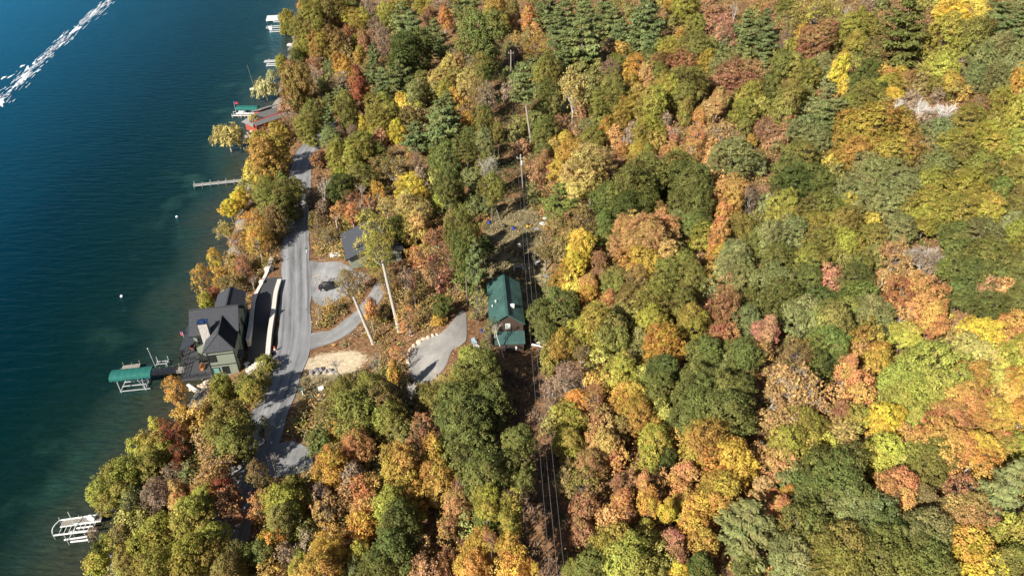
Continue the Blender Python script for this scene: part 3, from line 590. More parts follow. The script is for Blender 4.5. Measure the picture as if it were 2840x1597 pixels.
TILES = {
(700, 0): "560,15,90,60,bO 660,50,110,90,bY 500,70,60,60,bA 620,180,130,120,bO 350,180,90,110,wY 330,290,65,90,wY 470,260,110,90,bO 540,230,60,60,ok 740,150,110,130,bB 860,90,130,100,bO 1000,60,110,110,bg 960,150,80,60,bY 1180,90,80,120,ok 1100,200,130,80,bY 960,280,90,80,oR 1160,330,90,90,oR 1230,250,80,70,ok 1320,400,110,130,ok 640,320,120,100,bO 520,390,120,90,bO 860,440,130,130,bB 690,480,120,130,bD 480,520,100,80,bY 440,590,80,80,bg 300,640,70,80,bY 130,880,120,120,wW 190,760,55,80,wW 470,720,120,90,bB 420,870,180,180,bB 600,600,80,70,oR 660,730,90,100,ok 780,720,80,80,bS 850,820,80,90,ok 930,690,110,120,bA 1120,420,80,120,nR 1080,560,80,100,nD 1030,460,60,110,bY 1220,540,60,110,pP 1200,720,90,120,pP 1060,830,110,160,nr 1130,940,65,50,by 1120,1050,100,80,oR 1500,180,140,130,pP 1600,290,160,170,pP 1330,170,100,110,bY 1480,50,110,80,bY 1830,350,130,150,pP 1930,180,100,120,no 1760,150,80,80,oR 1720,50,100,70,bY 1900,20,120,60,ok 2170,70,150,120,pP 2430,90,140,130,bD 2270,380,230,220,bg 1570,550,270,200,bG 1890,490,100,110,pP 2040,560,80,70,ok 1480,760,150,110,pP 1310,800,120,110,pP 1290,940,110,110,pP 1700,800,100,80,bO 1640,950,130,120,bS 1990,700,140,130,bT 1880,780,110,90,bT 2180,830,120,120,bT 2240,620,70,60,ok 2330,700,90,100,bg 1930,910,90,80,bY 2060,980,60,90,bA 2350,960,130,150,ok 1490,1000,60,55,by 1660,1070,40,40,bL 1960,1080,150,130,pP 1870,1190,180,150,pP 1930,1320,230,130,pP 1640,1370,150,90,pP 890,940,80,70,pP 770,1030,90,80,pP 960,1130,135,150,bO 600,1150,150,130,bO 560,1300,130,120,bO 760,1180,80,100,pP 1330,1120,200,100,bY 1170,1130,80,80,oB 1280,1250,130,80,bY 1550,1180,100,90,bB 1130,1280,60,100,by 1450,1320,90,110,by 1270,1390,70,75,bq 1010,1330,80,70,ok 1080,1410,130,60,bO 790,1370,110,90,bS 860,1290,70,60,ok 330,1230,100,80,oR 250,1320,120,90,bA 80,1400,110,60,bA 2180,1220,80,80,bA 2300,1240,70,100,oo 2180,1370,110,80,bg 2350,1110,80,100,xk 2370,1380,100,90,xS 2470,1320,60,90,bO 2000,1410,80,50,bY",
(1400, 0): "60,90,80,120,bB 240,180,95,130,no 450,80,170,110,pP 340,170,100,100,pP 600,200,180,130,pP 800,80,130,90,pP 620,450,160,140,pP 780,420,230,200,pP 860,250,150,110,pP 540,330,140,110,pP 1000,90,130,90,pP 1090,220,140,140,pP 1170,330,130,110,pP 1430,110,180,110,pP 1400,260,210,190,pP 1500,400,150,80,pP 320,480,140,120,oD 240,520,60,110,oR 600,600,130,80,pP 430,760,120,180,bO 430,960,110,120,bg 1060,680,120,80,ok 1130,620,100,60,bO 1640,500,130,100,bY 1810,70,150,110,bY 1690,50,90,70,bA 1760,320,80,130,oA 1920,260,100,110,bO 2120,80,120,80,oR 2320,60,80,120,xk 2190,310,150,150,oq 2420,260,130,150,pP 1950,460,160,110,bO 2430,430,130,120,pP 1460,530,80,70,bg 1790,620,130,90,bR 1560,610,110,70,bB 2030,620,90,110,bD 2190,640,130,120,bS 1310,680,110,120,bA 1270,850,70,110,bA 1420,760,100,130,nU 1570,760,110,100,bO 1860,810,200,130,bO 2380,770,220,130,bR 1090,900,150,140,bO 1010,1070,170,130,bO 1640,920,170,130,bY 1830,960,140,120,bO 1480,1080,170,160,bY 1240,1100,120,110,bD 2150,1010,110,130,nU 2450,980,130,140,bY 2400,1130,130,120,bY 1960,1180,90,120,no 1830,1120,90,120,bO 390,1190,130,150,bg 420,1330,130,120,bg 210,1250,50,70,bL 800,1290,100,90,oS 620,1390,90,70,bA 580,1230,90,90,oR 1010,1290,90,110,nA 1170,1220,110,110,bD 1430,1310,150,130,bY 2180,1270,170,130,oU 1910,1370,120,90,oo 1700,1400,50,60,bq 1720,1300,70,90,xk 2400,1310,90,110,bO 860,1400,130,60,bO 1200,1380,60,80,xk 2480,1410,60,50,bA",
(2100, 0): "40,50,80,60,oo 150,90,70,90,oR 300,60,110,80,bO 600,90,200,120,oY 900,80,70,130,xk 1060,90,80,100,ok 80,230,110,130,pP 100,420,140,150,pP 350,210,110,110,oB 480,200,60,100,oR 590,380,170,140,bR 450,330,80,80,oA 760,260,120,120,oY 790,400,60,60,oY 1030,170,90,100,nY 1020,300,180,130,bY 980,460,130,110,bY 1470,300,290,330,pg 1240,520,160,150,bB 1990,150,170,90,by 1870,400,200,200,bY 2150,420,180,230,bO 1850,680,160,100,bL 2450,120,140,130,pP 2350,300,150,90,pP 2450,500,150,150,bS 2250,560,130,120,bS 270,440,90,100,ok 260,640,110,110,bO 60,650,90,90,pP 330,500,60,110,bY 510,730,140,120,bO 650,690,110,130,bS 830,680,110,160,ny 855,850,60,90,by 1080,780,140,140,bG 1410,760,110,80,bA 1300,800,80,80,bo 1350,840,110,80,bY 1530,800,100,80,bB 1650,780,90,80,bY 1960,830,100,85,bA 1810,850,90,80,bO 2200,760,130,120,bS 2170,770,60,90,Xk 2400,820,130,150,bS 130,910,150,140,bO 340,930,140,100,bO 1100,930,130,110,bO 1230,920,80,80,bG 1370,960,100,55,by 700,1020,170,150,pS 300,1080,150,160,bO 80,1240,110,160,oR 1000,1030,150,100,bO 660,1200,170,120,pP 470,1300,170,130,bS 1050,1270,290,170,bD 1430,1280,180,150,bD 1400,1020,90,90,Xk 1650,1060,110,150,Xk 1770,1110,90,130,Xk 1930,1080,170,150,Xk 2230,1040,120,90,oR 2170,1200,180,130,bY 2430,1020,110,120,bY 1800,1310,150,110,bS 2320,1350,180,120,bY 2490,1330,70,110,bL 2000,1400,150,80,bY 620,1390,160,90,bS 330,1250,90,80,oR",
(700, 400): "180,110,225,190,bD 300,370,80,110,pE 60,420,70,55,bL 130,400,90,70,bY 430,430,110,90,bO 250,560,220,150,bO 400,600,100,120,bO 80,700,130,120,oU 240,760,130,140,bB 120,880,140,120,oA 700,350,150,180,oR 640,480,120,150,ok 840,130,100,130,bY 660,100,90,110,oR 1060,100,150,130,bY 870,290,85,60,bL 880,420,150,120,bG 1410,180,170,170,oB 1290,240,130,120,oB 1100,310,150,100,bO 1270,90,90,80,bg 1660,190,80,170,ok 1920,170,190,180,bg 1990,470,130,130,bg 1890,560,85,140,bL 2160,60,110,80,bg 2350,180,170,220,xS 2400,430,130,130,bO 1250,420,100,90,oA 1080,420,110,120,xk 1600,480,190,110,by 1600,640,180,150,bT 1350,620,120,90,oT 1000,550,100,80,oR 1180,590,80,80,oo 870,720,90,130,oo 1000,700,110,100,oo 700,620,130,160,ok 650,820,120,130,oB 760,870,100,90,oB 2130,700,55,90,pE 2180,900,130,150,nA 2250,1120,80,55,bA 1230,900,215,220,oY 1440,850,150,130,bO 1650,850,150,150,bT 1850,880,150,130,oR 1250,1120,190,120,oY 1650,1110,120,80,oo 1850,1250,170,170,oq 1960,1000,100,80,oR 2200,1280,180,200,pg 2330,1000,110,110,pG 900,1200,120,80,xR 650,1330,130,80,xR 1050,1330,150,90,xB 1330,1330,130,110,oB 1560,1330,100,100,ok",
(1400, 400): "400,180,110,130,nR 380,50,80,60,bg 640,150,180,180,bD 850,170,220,180,bT 780,330,200,160,bT 960,300,130,150,oT 860,580,70,110,xT 1180,70,80,90,no 1370,70,120,80,bD 1300,180,90,70,bA 1440,110,90,110,bO 1670,90,100,80,bo 1560,170,70,60,nq 1870,60,160,80,oo 1450,280,250,120,bO 1280,420,280,140,bg 1050,560,170,140,bG 1280,600,220,130,bG 1780,230,200,150,bO 1890,370,220,150,bg 2280,130,230,160,bS 540,590,190,150,pE 760,770,160,130,oB 560,830,100,100,bB 1000,780,110,110,bE 990,930,100,60,bE 1740,620,120,130,bg 1930,620,170,170,bg 1950,790,140,110,bg 1320,700,60,60,nU 1530,650,110,100,nU 1260,850,160,120,bU 1600,840,160,120,bU 1440,930,240,170,bU 1450,1040,240,110,bU 1150,980,120,80,bU 1380,1180,200,120,bA 760,1050,140,170,by 700,1230,130,90,by 420,1040,160,120,oB 640,950,100,100,bB 930,1100,110,90,oR 940,1280,90,70,oR 850,1380,120,90,no 580,1350,140,90,bA 1090,1350,140,100,bO 1330,1330,150,90,oB 1620,1300,170,150,bO 1820,1200,150,130,bO 1880,1330,140,130,bO 1980,930,100,100,bL 2160,900,110,170,no 2250,640,140,180,bo 2330,450,170,130,bo 2460,560,120,130,ok 2150,1080,110,100,bA 2380,870,180,150,bO 2500,1000,140,130,bO 2340,1090,150,120,bS 2270,1230,180,130,bS 2420,1340,170,110,bS",
(2100, 400): "50,100,110,120,oB 430,100,180,130,bO 300,250,180,140,bg 560,330,170,130,bg 400,420,190,120,bG 1000,60,220,120,bD 1350,90,230,130,bD 790,290,50,50,by 1600,150,150,110,bB 1830,200,190,140,bS 2050,120,210,120,bO 2280,230,190,150,bO 2490,60,80,80,bL 2500,230,60,60,bA 1180,300,230,140,bS 1000,420,180,120,bS 1480,440,220,140,bS 1800,420,200,130,bY 2100,430,200,140,bY 2430,450,120,120,bE 90,460,120,130,oR 260,640,170,150,bY 650,620,200,120,bO 910,600,80,90,by 1300,590,190,130,bS 1700,620,200,130,bY 2000,650,200,140,bY 2300,620,180,130,bY 1450,830,170,100,bS 900,790,200,130,bO 620,790,160,120,bY 350,900,180,150,bS 130,950,160,160,bS 640,1000,190,150,bO 900,970,180,130,bY 1180,900,150,110,bO 1700,760,170,90,bY 1700,1100,210,160,xR 1700,1120,180,140,ok 1400,1100,150,140,oU 2000,900,180,120,bg 2280,900,190,140,bS 2050,1090,150,120,bg 2300,1110,200,140,bO 1900,1250,110,90,bE 1280,1300,120,100,oU 760,1340,115,110,bq 1010,1330,170,120,bg 250,1150,190,130,bg 560,1180,180,110,bO 200,1350,190,110,bS 500,1340,160,110,bg 1050,1180,120,90,bO 2150,1290,190,110,bg 2430,1290,130,120,bg",
(700, 800): "780,170,50,100,oA 650,200,75,80,xB 1190,220,65,160,no 1330,180,100,100,oB 1330,290,80,60,sO 1560,270,140,75,oo 1900,150,55,40,bo 1900,170,95,90,bG 1870,320,80,70,sA 1430,850,75,180,nA 1430,640,65,45,oo 900,1050,180,140,bO 1150,1000,170,120,bO 1300,1150,200,160,bB 1000,1230,250,150,bO 1400,1310,170,110,bO 1790,1050,100,80,bO 2210,720,180,125,bY 2330,760,160,130,bg 2300,900,250,180,bg 2090,910,160,110,bO 2050,1150,250,150,bg 2350,1150,220,170,bg 2150,1330,280,140,bg 1700,1350,120,100,oR 2270,160,110,130,oS 2380,450,90,130,oS 1050,1400,100,60,bo 880,1420,90,50,bA 130,780,100,90,sO 80,920,90,90,bO",
(1400, 800): "330,300,140,150,bg 550,180,200,160,bg 400,420,120,90,bg 850,30,100,60,bA 1040,100,80,90,no 930,330,240,190,bY 1050,450,210,190,bO 1250,90,150,100,bB 1500,120,200,130,bO 1500,330,160,150,bY 1750,130,170,120,bO 1870,320,180,140,bY 2200,250,150,210,bR 2200,430,130,90,bR 2430,330,130,150,bS 2480,100,120,110,bg 570,560,150,170,nD 450,700,100,120,bY 620,880,200,180,xk 640,900,190,160,ok 780,600,110,120,oB 1150,830,180,160,bL 1600,560,200,140,bA 1410,770,60,50,bA 2020,620,190,170,bg 2400,650,190,170,bg 1580,830,200,170,bg 1550,1030,190,140,bg 1900,930,200,150,bg 2150,1000,220,180,bg 2350,1050,190,170,bg 1900,1130,230,180,bg 2250,1250,260,170,bg 1850,1280,190,140,bg 1250,1100,170,160,bA 1350,1230,180,130,bD 880,1090,160,110,oR 900,1170,90,100,oq 730,1150,140,130,bA 480,1020,100,110,ok 600,1250,110,120,bY 700,1340,140,100,bY 960,1350,140,110,bU 450,1180,70,80,ok 1530,1350,70,60,bA 1150,1380,120,80,bB 1980,1410,130,60,bA",
(2100, 800): "250,120,220,140,bg 600,120,200,140,bg 1000,100,240,130,bE 450,260,220,140,bS 780,330,230,170,bO 1150,250,210,150,bS 1300,420,100,110,bS 700,520,180,110,bE 1600,70,270,150,bo 1780,300,170,170,bo 1450,280,130,150,oU 2050,60,170,100,bg 2350,200,170,150,bg 2050,280,150,120,oR 1480,450,150,100,bL 100,420,150,170,nq 60,640,120,120,oo 380,650,200,170,oB 420,900,300,220,oU 430,930,240,190,xk 550,590,80,80,bD 180,1000,150,130,oU 640,750,110,120,bG 800,700,100,70,bg 1080,500,140,150,bD 1220,690,130,130,bA 830,560,90,50,bo 900,830,125,165,no 1030,1050,150,150,bo 1700,800,330,260,bL 1450,950,230,180,bL 1650,1100,200,140,bL 2250,450,200,140,by 2150,650,220,170,bT 2150,870,200,150,bD 2470,380,90,110,bo 2420,750,130,180,bL 2100,1150,220,130,bo 2350,1250,190,140,bA 1950,1300,200,140,bo 1300,1320,180,120,by 1600,1290,120,110,bL 1000,1300,130,110,bY 350,1250,260,150,oU 500,1380,200,90,bY 180,1200,110,120,xk 860,1230,130,80,bR 800,1400,90,50,bT",
(700, 1197): "1060,130,160,140,bo 820,150,110,130,oT 780,350,180,120,bA 1500,330,220,230,bD 1820,230,130,180,bA 1870,450,170,130,bA 1650,80,130,100,oR 660,90,120,90,bg 2200,200,290,230,bg 2350,420,230,150,bg 1130,580,140,120,bo 1150,780,150,120,bo 1100,920,150,130,bA 700,620,120,100,ok 740,800,150,130,oU 330,700,230,220,bY 330,900,200,130,bO 420,530,100,100,bO 60,430,150,150,oB 60,800,100,130,oo 750,1000,150,80,oA 200,1130,130,90,bA 100,1200,130,130,bg 330,1220,120,110,ok 480,1240,90,80,bO 1430,750,200,100,bY 1580,600,150,110,bA 1500,950,240,220,bg 1430,1200,240,170,bg 1300,1370,190,100,bg 760,1250,180,130,bA 700,1390,200,90,bA 480,1390,120,70,bL 1080,1200,110,110,bY 2080,740,170,140,bU 2100,560,150,110,oR 2350,680,170,150,bY 2350,900,140,130,bE 1950,950,110,80,oU 1950,1250,140,170,oR 2280,1200,190,150,bA 2250,1370,200,100,bA 2400,1080,80,80,oR 1730,1380,90,60,bA 2490,1130,60,100,bD",
(1400, 1197): "130,100,160,150,bg 140,330,160,150,bg 200,500,100,100,bg 70,750,100,150,bY 60,930,100,100,bY 80,1150,100,110,bA 100,1330,140,120,bA 260,1370,70,80,bA 660,110,160,140,bY 660,300,120,110,oB 1000,120,170,170,bU 870,330,170,160,bU 1100,270,100,110,bo 790,470,150,130,oO 1520,70,170,120,bL 1450,270,110,130,bL 1630,260,90,90,bG 2050,150,270,190,bD 2250,280,240,170,bA 1820,420,130,140,no 1800,600,130,130,bo 2150,600,230,170,bA 1980,760,160,150,bA 1900,950,150,120,bA 1400,520,90,140,no 1450,720,100,160,nA 1180,690,120,130,no 1220,850,80,100,oo 1130,520,70,100,nR 810,780,140,200,bR 780,1020,120,120,bR 1640,800,90,130,ny 1690,1100,120,120,nq 1750,1240,130,120,bR 2000,1120,150,150,bA 1100,1130,220,170,bY 1300,1330,260,150,bY 900,1380,200,90,bO 1480,1130,120,130,bO 1420,960,90,80,bY 1740,1390,110,80,by 2430,960,290,330,pS 680,1370,110,80,bO 1980,1360,150,120,bG 2430,1380,140,100,bg",
(2100, 1197): "60,130,60,100,xk 300,130,200,170,bY 560,120,150,140,bL 250,330,150,150,bU 870,60,150,80,bT 950,220,110,90,oo 1250,180,200,200,bL 1900,100,250,100,bo 2200,180,200,170,bA 2450,90,120,110,bo 1750,290,230,170,bO 2500,560,200,330,pS 1380,560,230,160,bo 1750,620,160,150,oB 720,430,330,210,bg 560,620,200,150,bg 930,700,280,120,bg 900,800,270,150,bS 1200,900,280,170,bS 1650,1000,260,170,bS 1300,1080,250,140,bg 500,1000,280,150,bg 800,1150,280,150,bO 350,1280,230,150,bS 700,1350,250,100,bO 1300,1300,280,140,bO 1700,1220,230,150,bg 1750,1390,250,100,bg 220,800,180,190,no 160,640,70,80,no 310,610,90,100,nA 270,1030,80,70,by 480,850,90,60,bL 2100,620,180,150,oR 2150,830,220,150,bU 2150,1100,190,150,bA 2200,1300,180,150,by 2400,1000,120,100,bY 2470,1250,90,120,xk 2450,1380,90,80,oR",
(200, 1000): "1020,290,165,140,oA 1080,500,140,130,oA 1130,660,90,90,bA 1500,320,150,190,bY 1750,230,90,90,bO 1800,330,110,100,bY 1550,650,250,150,bO 1650,850,200,140,bO 1900,660,110,90,oO 850,630,70,60,bL 980,720,165,115,or 1060,920,85,85,or 1050,1040,60,50,or 700,850,120,110,bL 850,880,160,150,bY 800,1050,140,140,bY 800,1190,70,50,bL 1450,960,220,120,oU 1400,1120,220,140,oU 500,1180,230,120,bY 350,1320,190,130,bY 600,1340,110,100,bS 720,1130,130,120,bO 1000,1150,130,100,ok 850,1300,150,110,ok 1170,1140,90,90,bS 1100,1330,100,120,bU 1480,1270,140,140,or 1330,1400,150,80,bY 1850,1150,110,110,xB 1900,1400,110,60,oR",
(440, 680): "560,130,90,90,oy 430,330,110,130,oA 600,270,120,150,oA 750,130,150,130,oA 720,330,150,120,oB 850,250,110,140,oR 480,570,75,90,bL 560,490,60,60,br 930,330,70,100,xR",
}
# two further tiles read at other magnifications
EXTRA = [((100, 1350), 4.293, "1150,240,100,140,bS 1400,130,180,120,ok 1700,150,130,120,bo 1500,600,260,200,bY 1850,400,250,250,bY 2080,650,200,150,bY 1300,750,250,180,bY 1850,850,250,150,bY 1150,900,220,150,bO 900,660,120,100,bL 750,770,130,120,bG 750,920,150,120,bL 1000,570,140,100,bB 2280,150,220,140,oR 680,530,70,60,ok 2450,850,140,190,bO 2300,1000,230,100,bB 1450,1000,250,120,bY"),
         ((500, 380), 2.0475, "280,400,60,45,by 345,350,50,50,by 260,500,70,70,oT 420,500,105,75,oA 440,590,85,75,oA 330,590,60,60,oU"),
         ((600, 0), 3.22, "100,1200,150,130,wT 340,1090,38,55,by 420,1290,100,80,bD"),
         ((2760, 0), 1.0, "60,60,40,40,pP 70,150,35,35,bS 65,230,30,35,bA 70,310,40,40,bL 60,390,40,30,bL 75,470,45,35,bY 80,560,50,40,bO 75,650,50,40,bY 80,740,50,40,bg 80,830,50,45,bg 85,900,40,40,bo 75,980,45,45,bL 80,1060,45,45,bA 80,1150,50,45,bA 85,1240,50,40,bL 70,1480,50,60,bY 60,1570,60,45,bO")]
CLRX = lambda v: float(np.interp(v, [0, 100, 300, 600, 950, 1597], [1385, 1390, 1425, 1440, 1490, 1530]))
TREES = []
for (x0, y0), s_ in TILES.items():
    for e in s_.split():
        a = e.split(','); x, y, rx, ry = map(float, a[:4])
        TREES.append([x0 + x / 3.6229, y0 + y / 3.6229, rx / 3.6229, ry / 3.6229, a[4][0], a[4][1]])
for (x0, y0), k, s_ in EXTRA:
    for e in s_.split():
        a = e.split(','); x, y, rx, ry = map(float, a[:4])
        TREES.append([x0 + x / k, y0 + y / k, rx / k, ry / k, a[4][0], a[4][1]])

def zone(u, v):
    sx = float(np.interp(v, [0, 110, 230, 310, 420, 560, 700, 800, 950, 1060, 1130, 1280, 1430, 1597], [830, 800, 765, 735, 690, 640, 610, 570, 545, 530, 480, 390, 290, 240]))
    cx = CLRX(v)
    if u < sx + 75:
        return ('on the far shore near the white platform' if v < 240 else 'on the shore by the red cottage' if v < 430 else 'on the shore by the narrow pier' if v < 640 else
                'on the bank behind the lake house' if v < 900 else 'on the bank before the lake house' if v < 1180 else 'on the bank near the empty lift')
    if u < cx:
        if v < 150: return 'at the top between lake and clearing'
        if v < 300: return 'uphill behind the red cottage'
        if v < 450: return 'between red cottage and the wire pole'
        if v < 620: return 'between upper road and wire pole' if u > 850 else 'beside the upper road'
        if v < 880: return 'around the slate roofed shed' if u < 1180 else 'in the yard beside the green roof'
        if v < 1010: return 'by the curved gravel drive' if u < 1120 else 'beside the brown cabin'
        if v < 1220: return 'below the boulder edged drive' if u > 880 else 'beside the shaded lower road'
        return ('left of the lower road' if u < 650 else 'beyond the lower gravel pull-off' if u < 1010 else 'left of the dark clearing') + (' at the bottom' if v > 1420 else '')
    row = 'at the top' if v < 180 else 'high up' if v < 380 else 'in the upper middle' if v < 600 else 'in the middle' if v < 830 else 'in the lower middle' if v < 1080 else 'low down' if v < 1330 else 'at the bottom'
    d = u - cx
    col = 'just right of the clearing' if d < 260 else 'mid hillside' if d < 640 else 'right part of the hillside' if d < 1050 else 'along the right edge'
    return row + ', ' + col
SHAPE = {'v': 'branching vase shaped tree', 'b': 'round tree', 'o': 'airy tree', 'n': 'pointed tree', 'p': 'pine', 'x': 'bare branched tree', 'X': 'bare pale trunked tree', 'w': 'weeping willow', 's': 'low shrub'}
KIND = {'p': ('pine_tree', 'tree'), 'w': ('willow_tree', 'tree'), 'x': ('bare_tree', 'tree'), 'X': ('bare_tree', 'tree'), 's': ('shrub', 'shrub')}
WARM = set('AoRrqUkyTD')
def make_tree(u, v, rx, ry, k, c, hc=None, base=None, seed=None):
    rng = random.Random(seed if seed is not None else int(u * 131 + v * 17))
    t_est = hit(u, v, 8)[1]
    R = rx * t_est / FOC; 
    dep = math.atan2(-ray(u, v)[2], math.hypot(*ray(u, v)[:2]))
    Rz = math.sqrt(max((ry * t_est / FOC) ** 2 - (R * math.sin(dep)) ** 2, (.62 * R) ** 2)) / max(.6, math.cos(dep)); Rz = min(max(Rz, .62 * R), 2.2 * R if k in 'nxXp' else 1.5 * R)
    if k == 'p': Rz = max(Rz, 1.05 * R)
    tall = 4.5 if (-150 < u - CLRX(v) < 0 and v < 560) or (-130 < u - CLRX(v) < 0 and 560 <= v < 800) else 6 if (-170 < u - CLRX(v) < 0 and v > 1120) else 0
    h = hc if hc else tall + {'b': min(max(1.05 * R + 1.6, 2.2), 10.5), 'o': min(max(1.1 * R + 2, 2.5), 10.5), 'n': Rz + 2.5, 'p': Rz + 2.5, 'x': Rz + 2, 'X': Rz + 2, 'w': 1.0 * R + .6, 's': .55 * R}[k]
    P, t = hit(u, v, h)
    R *= t / t_est; Rz *= t / t_est
    R *= 1.1; Rz *= 1.1 if k in 'bo' else 1.0
    g = gz(P.x, P.y); zb = max(g, -.3)
    if base: P = Vector((base[0], base[1], P.z))
    nm, cat = KIND.get(k, ('autumn_tree' if c in WARM else 'oak_tree' if k == 'b' and c in 'GgSE' else 'broadleaf_tree', 'tree'))
    root = empty(nm, (P.x, P.y, zb), None, cat, rng.uniform(0, 6.28))
    key = k if k in PROTO else k + ('L' if R > 4.3 else 'M' if R > 2.3 else 'S')
    if k == 'o' and c in 'kTUBRA' and R > 1.8 and rng.random() < .5: key = 'v'
    if k == 'x' and R < 3.2: key = 'z'
    me = rng.choice(PROTO[key])
    cr = link('crown', me, root); zc = P.z - zb
    if k in 'bo': zc = max(zc - .2 * Rz, .45 * Rz); Rz *= 1.24
    cr.location = (0, 0, zc); cr.scale = (R * rng.uniform(.88, 1.1), R * rng.uniform(.88, 1.1), Rz * (1.0 if k != 'x' else 1.05))
    tr = link('trunk', rng.choice(TRUNKS['white_bark' if k == 'X' else 'pale_bark' if (c in 'kTUoA' or k == 'x') else 'bark']), root)
    hh = max(P.z - zb - (Rz * .95 if k in 'xXp' else 0), .3); tr.scale = (min(R, 7) * .8, min(R, 7) * .8, hh)
    if k in 'xXp': tr.scale = (R * .55, R * .55, hh)
    rgb = LEAF[c][0]; j = rng.uniform(.86, 1.16); hj = rng.uniform(-.06, .06)
    cr.color = (min(1, rgb[0] * j * (1 + hj)), rgb[1] * j, rgb[2] * j * (1 - hj), 1)
    TINFO.append([root, u, v, k, c])
    return root
TINFO = []
for e in TREES: make_tree(*e)
FILL = []
def fillers():
    """smaller trees standing in the gaps between the larger crowns"""
    rng = random.Random(77); E_ = np.array([[t[0], t[1], t[2] * 1.02, t[3] * 1.02] for t in TREES]); cols = [t[5] for t in TREES]
    skip = [(765, 1190, 640, 1190), (1185, 1470, 640, 1010), (430, 800, 690, 1120), (640, 900, 1030, 1340)]
    v = 6.0
    while v < 1640:
        st = float(np.interp(v, [0, 1600], [30, 66])); u = 250 + rng.random() * st
        while u < 2900:
            uu, vv = u + rng.uniform(-.3, .3) * st, v + rng.uniform(-.3, .3) * st; u += st
            if any(a < uu < b and c < vv < d for a, b, c, d in skip): continue
            if np.min(((uu - E_[:, 0]) / E_[:, 2]) ** 2 + ((vv - E_[:, 1]) / E_[:, 3]) ** 2) < (.9 if vv < 700 else 1.1): continue
            P, t = hit(uu, vv, 2.5); x, y = P.x, P.y
            if x - shore_x(y) < 3 or corridor(np.array([x]), np.array([y]))[0] < 1.12 or seg_dist(np.array([x]), np.array([y]), ROAD, [6.] * len(ROAD))[0][0] < 6.5: continue
            if any(math.hypot(x - px, (y - py) * .75) < r0 + 2 for px, py, r0, fd, pz in PADS): continue
            near = np.argsort((uu - E_[:, 0]) ** 2 + (vv - E_[:, 1]) ** 2)[:5]; c = cols[int(near[rng.randrange(5)])]
            if c in 'PWr': c = 'O'
            FILL.append((uu, vv, st * rng.uniform(.5, .8), st * rng.uniform(.55, .85), rng.random(), c))
        v += st
    # one mesh: leafy understorey glimpsed between the crowns of the big trees
    src = []
    for me in PROTO['bS'] + PROTO['oS']:
        k = sum(1 for p in me.polygons if p.material_index == 0); V = np.empty(len(me.vertices) * 3); me.vertices.foreach_get('co', V)
        t = np.empty(len(me.polygons)); me.attributes['tint'].data.foreach_get('value', t)
        src.append((V.reshape(-1, 3)[:4 * k], t[:k]))
    Vs = []; Cs = []
    for uu, vv, rx, ry, q, c in FILL:
        P0, t = hit(uu, vv, 2.2); R = rx * t / FOC; V, tn = src[int(q * len(src)) % len(src)]; a = q * 40
        Rm_ = np.array([[math.cos(a), -math.sin(a), 0], [math.sin(a), math.cos(a), 0], [0, 0, 1.25]]) * R
        Vs.append(V @ Rm_.T + np.array(P0)); Cs.append(np.array(LEAF[c][0])[None] * tn[:, None])
    V = np.concatenate(Vs); Cc = np.concatenate(Cs); mt, nt, b = new_mat('understorey_leaves'); at_ = N(nt, 'ShaderNodeAttribute', attribute_name='leafcol'); nt.links.new(at_.outputs['Color'], b.inputs['Base Color']); b.inputs['Roughness'].default_value = .6
    o = link('understorey', mesh_np('understorey', V, np.arange(len(V)).reshape(-1, 4), mt, {'leafcol': ('FACE', np.concatenate([Cc, np.ones((len(Cc), 1))], 1))}))
    tag(o, 'mixed leafy understorey filling the gaps between the large hillside trees', 'understorey', kind='stuff')
fillers()
make_tree(1290, 690, 40, 62, 'b', 'G', 13); make_tree(1272, 640, 40, 55, 'b', 'O', 13); make_tree(1318, 720, 34, 60, 'p', 'P', 12)
for u_, v_, c_ in ((1335, 190, 'O'), (1332, 262, 'B'), (1340, 330, 'O'), (1343, 400, 'S'), (1345, 460, 'O')): make_tree(u_, v_, 27, 34, 'b', c_, 9.5)
# trees whose trunk shows: base pixel, crown pixel
def tall_tree(bu, bv, cu, cv, rx, ry, k, c, bark='pale_bark', thick=.3):
    b, t = hit(bu, bv); 
    # height at which the crown centre projects to row cv above the base
    z = b.z
    for _ in range(400):
        z += .1
        if project((b.x, b.y, z))[1] <= cv: break
    d = ray(cu, cv); tt = (z - CAMZ) / d[2]; p = Vector((d[0] * tt, d[1] * tt, z))
    R = rx * tt / FOC; Rz = ry * tt / FOC * 1.05
    nm, cat = KIND.get(k, ('autumn_tree' if c in WARM else 'broadleaf_tree', 'tree'))
    root = empty(nm, tuple(b), None, cat)
    key = k if k in PROTO else k + ('L' if R > 4.3 else 'M' if R > 2.3 else 'S')
    key = 'z' if k == 'x' and R < 3.2 else key
    cr = link('crown', PROTO[key][int(bu) % len(PROTO[key])], root); cr.location = p - b; cr.scale = (R, R, Rz); cr.color = (*LEAF[c][0], 1)
    mb = MB(); o = p - b; low = Vector((o.x * .75, o.y * .75, max(o.z - Rz * .9, o.z * .45)))
    mb.tube([(0, 0, -.5), (0, 0, .3), low * .5, low, o], [thick * 1.5, thick * 1.1, thick * .9, thick * .75, thick * .3], 9, cap=False)
    mb.build('trunk', M[bark], root, smooth=True)
    TINFO.append([root, cu, cv, k, c]); return root
tall_tree(1107, 919, 1050, 690, 45, 55, 'o', 'Y', 'pale_bark', .36)
tall_tree(1035, 952, 965, 790, 42, 48, 'o', 'B', 'pale_bark', .34)
tall_tree(1474, 402, 1450, 228, 45, 52, 'p', 'P', 'pole', .33)
tall_tree(1587, 368, 1590, 232, 56, 72, 'v', 'T', 'pale_bark', .3)
tall_tree(942, 670, 929, 600, 14, 30, 'x', 'o', 'white_bark', .1)
tall_tree(964, 1075, 925, 1000, 34, 48, 'x', 'k', 'bark', .12)
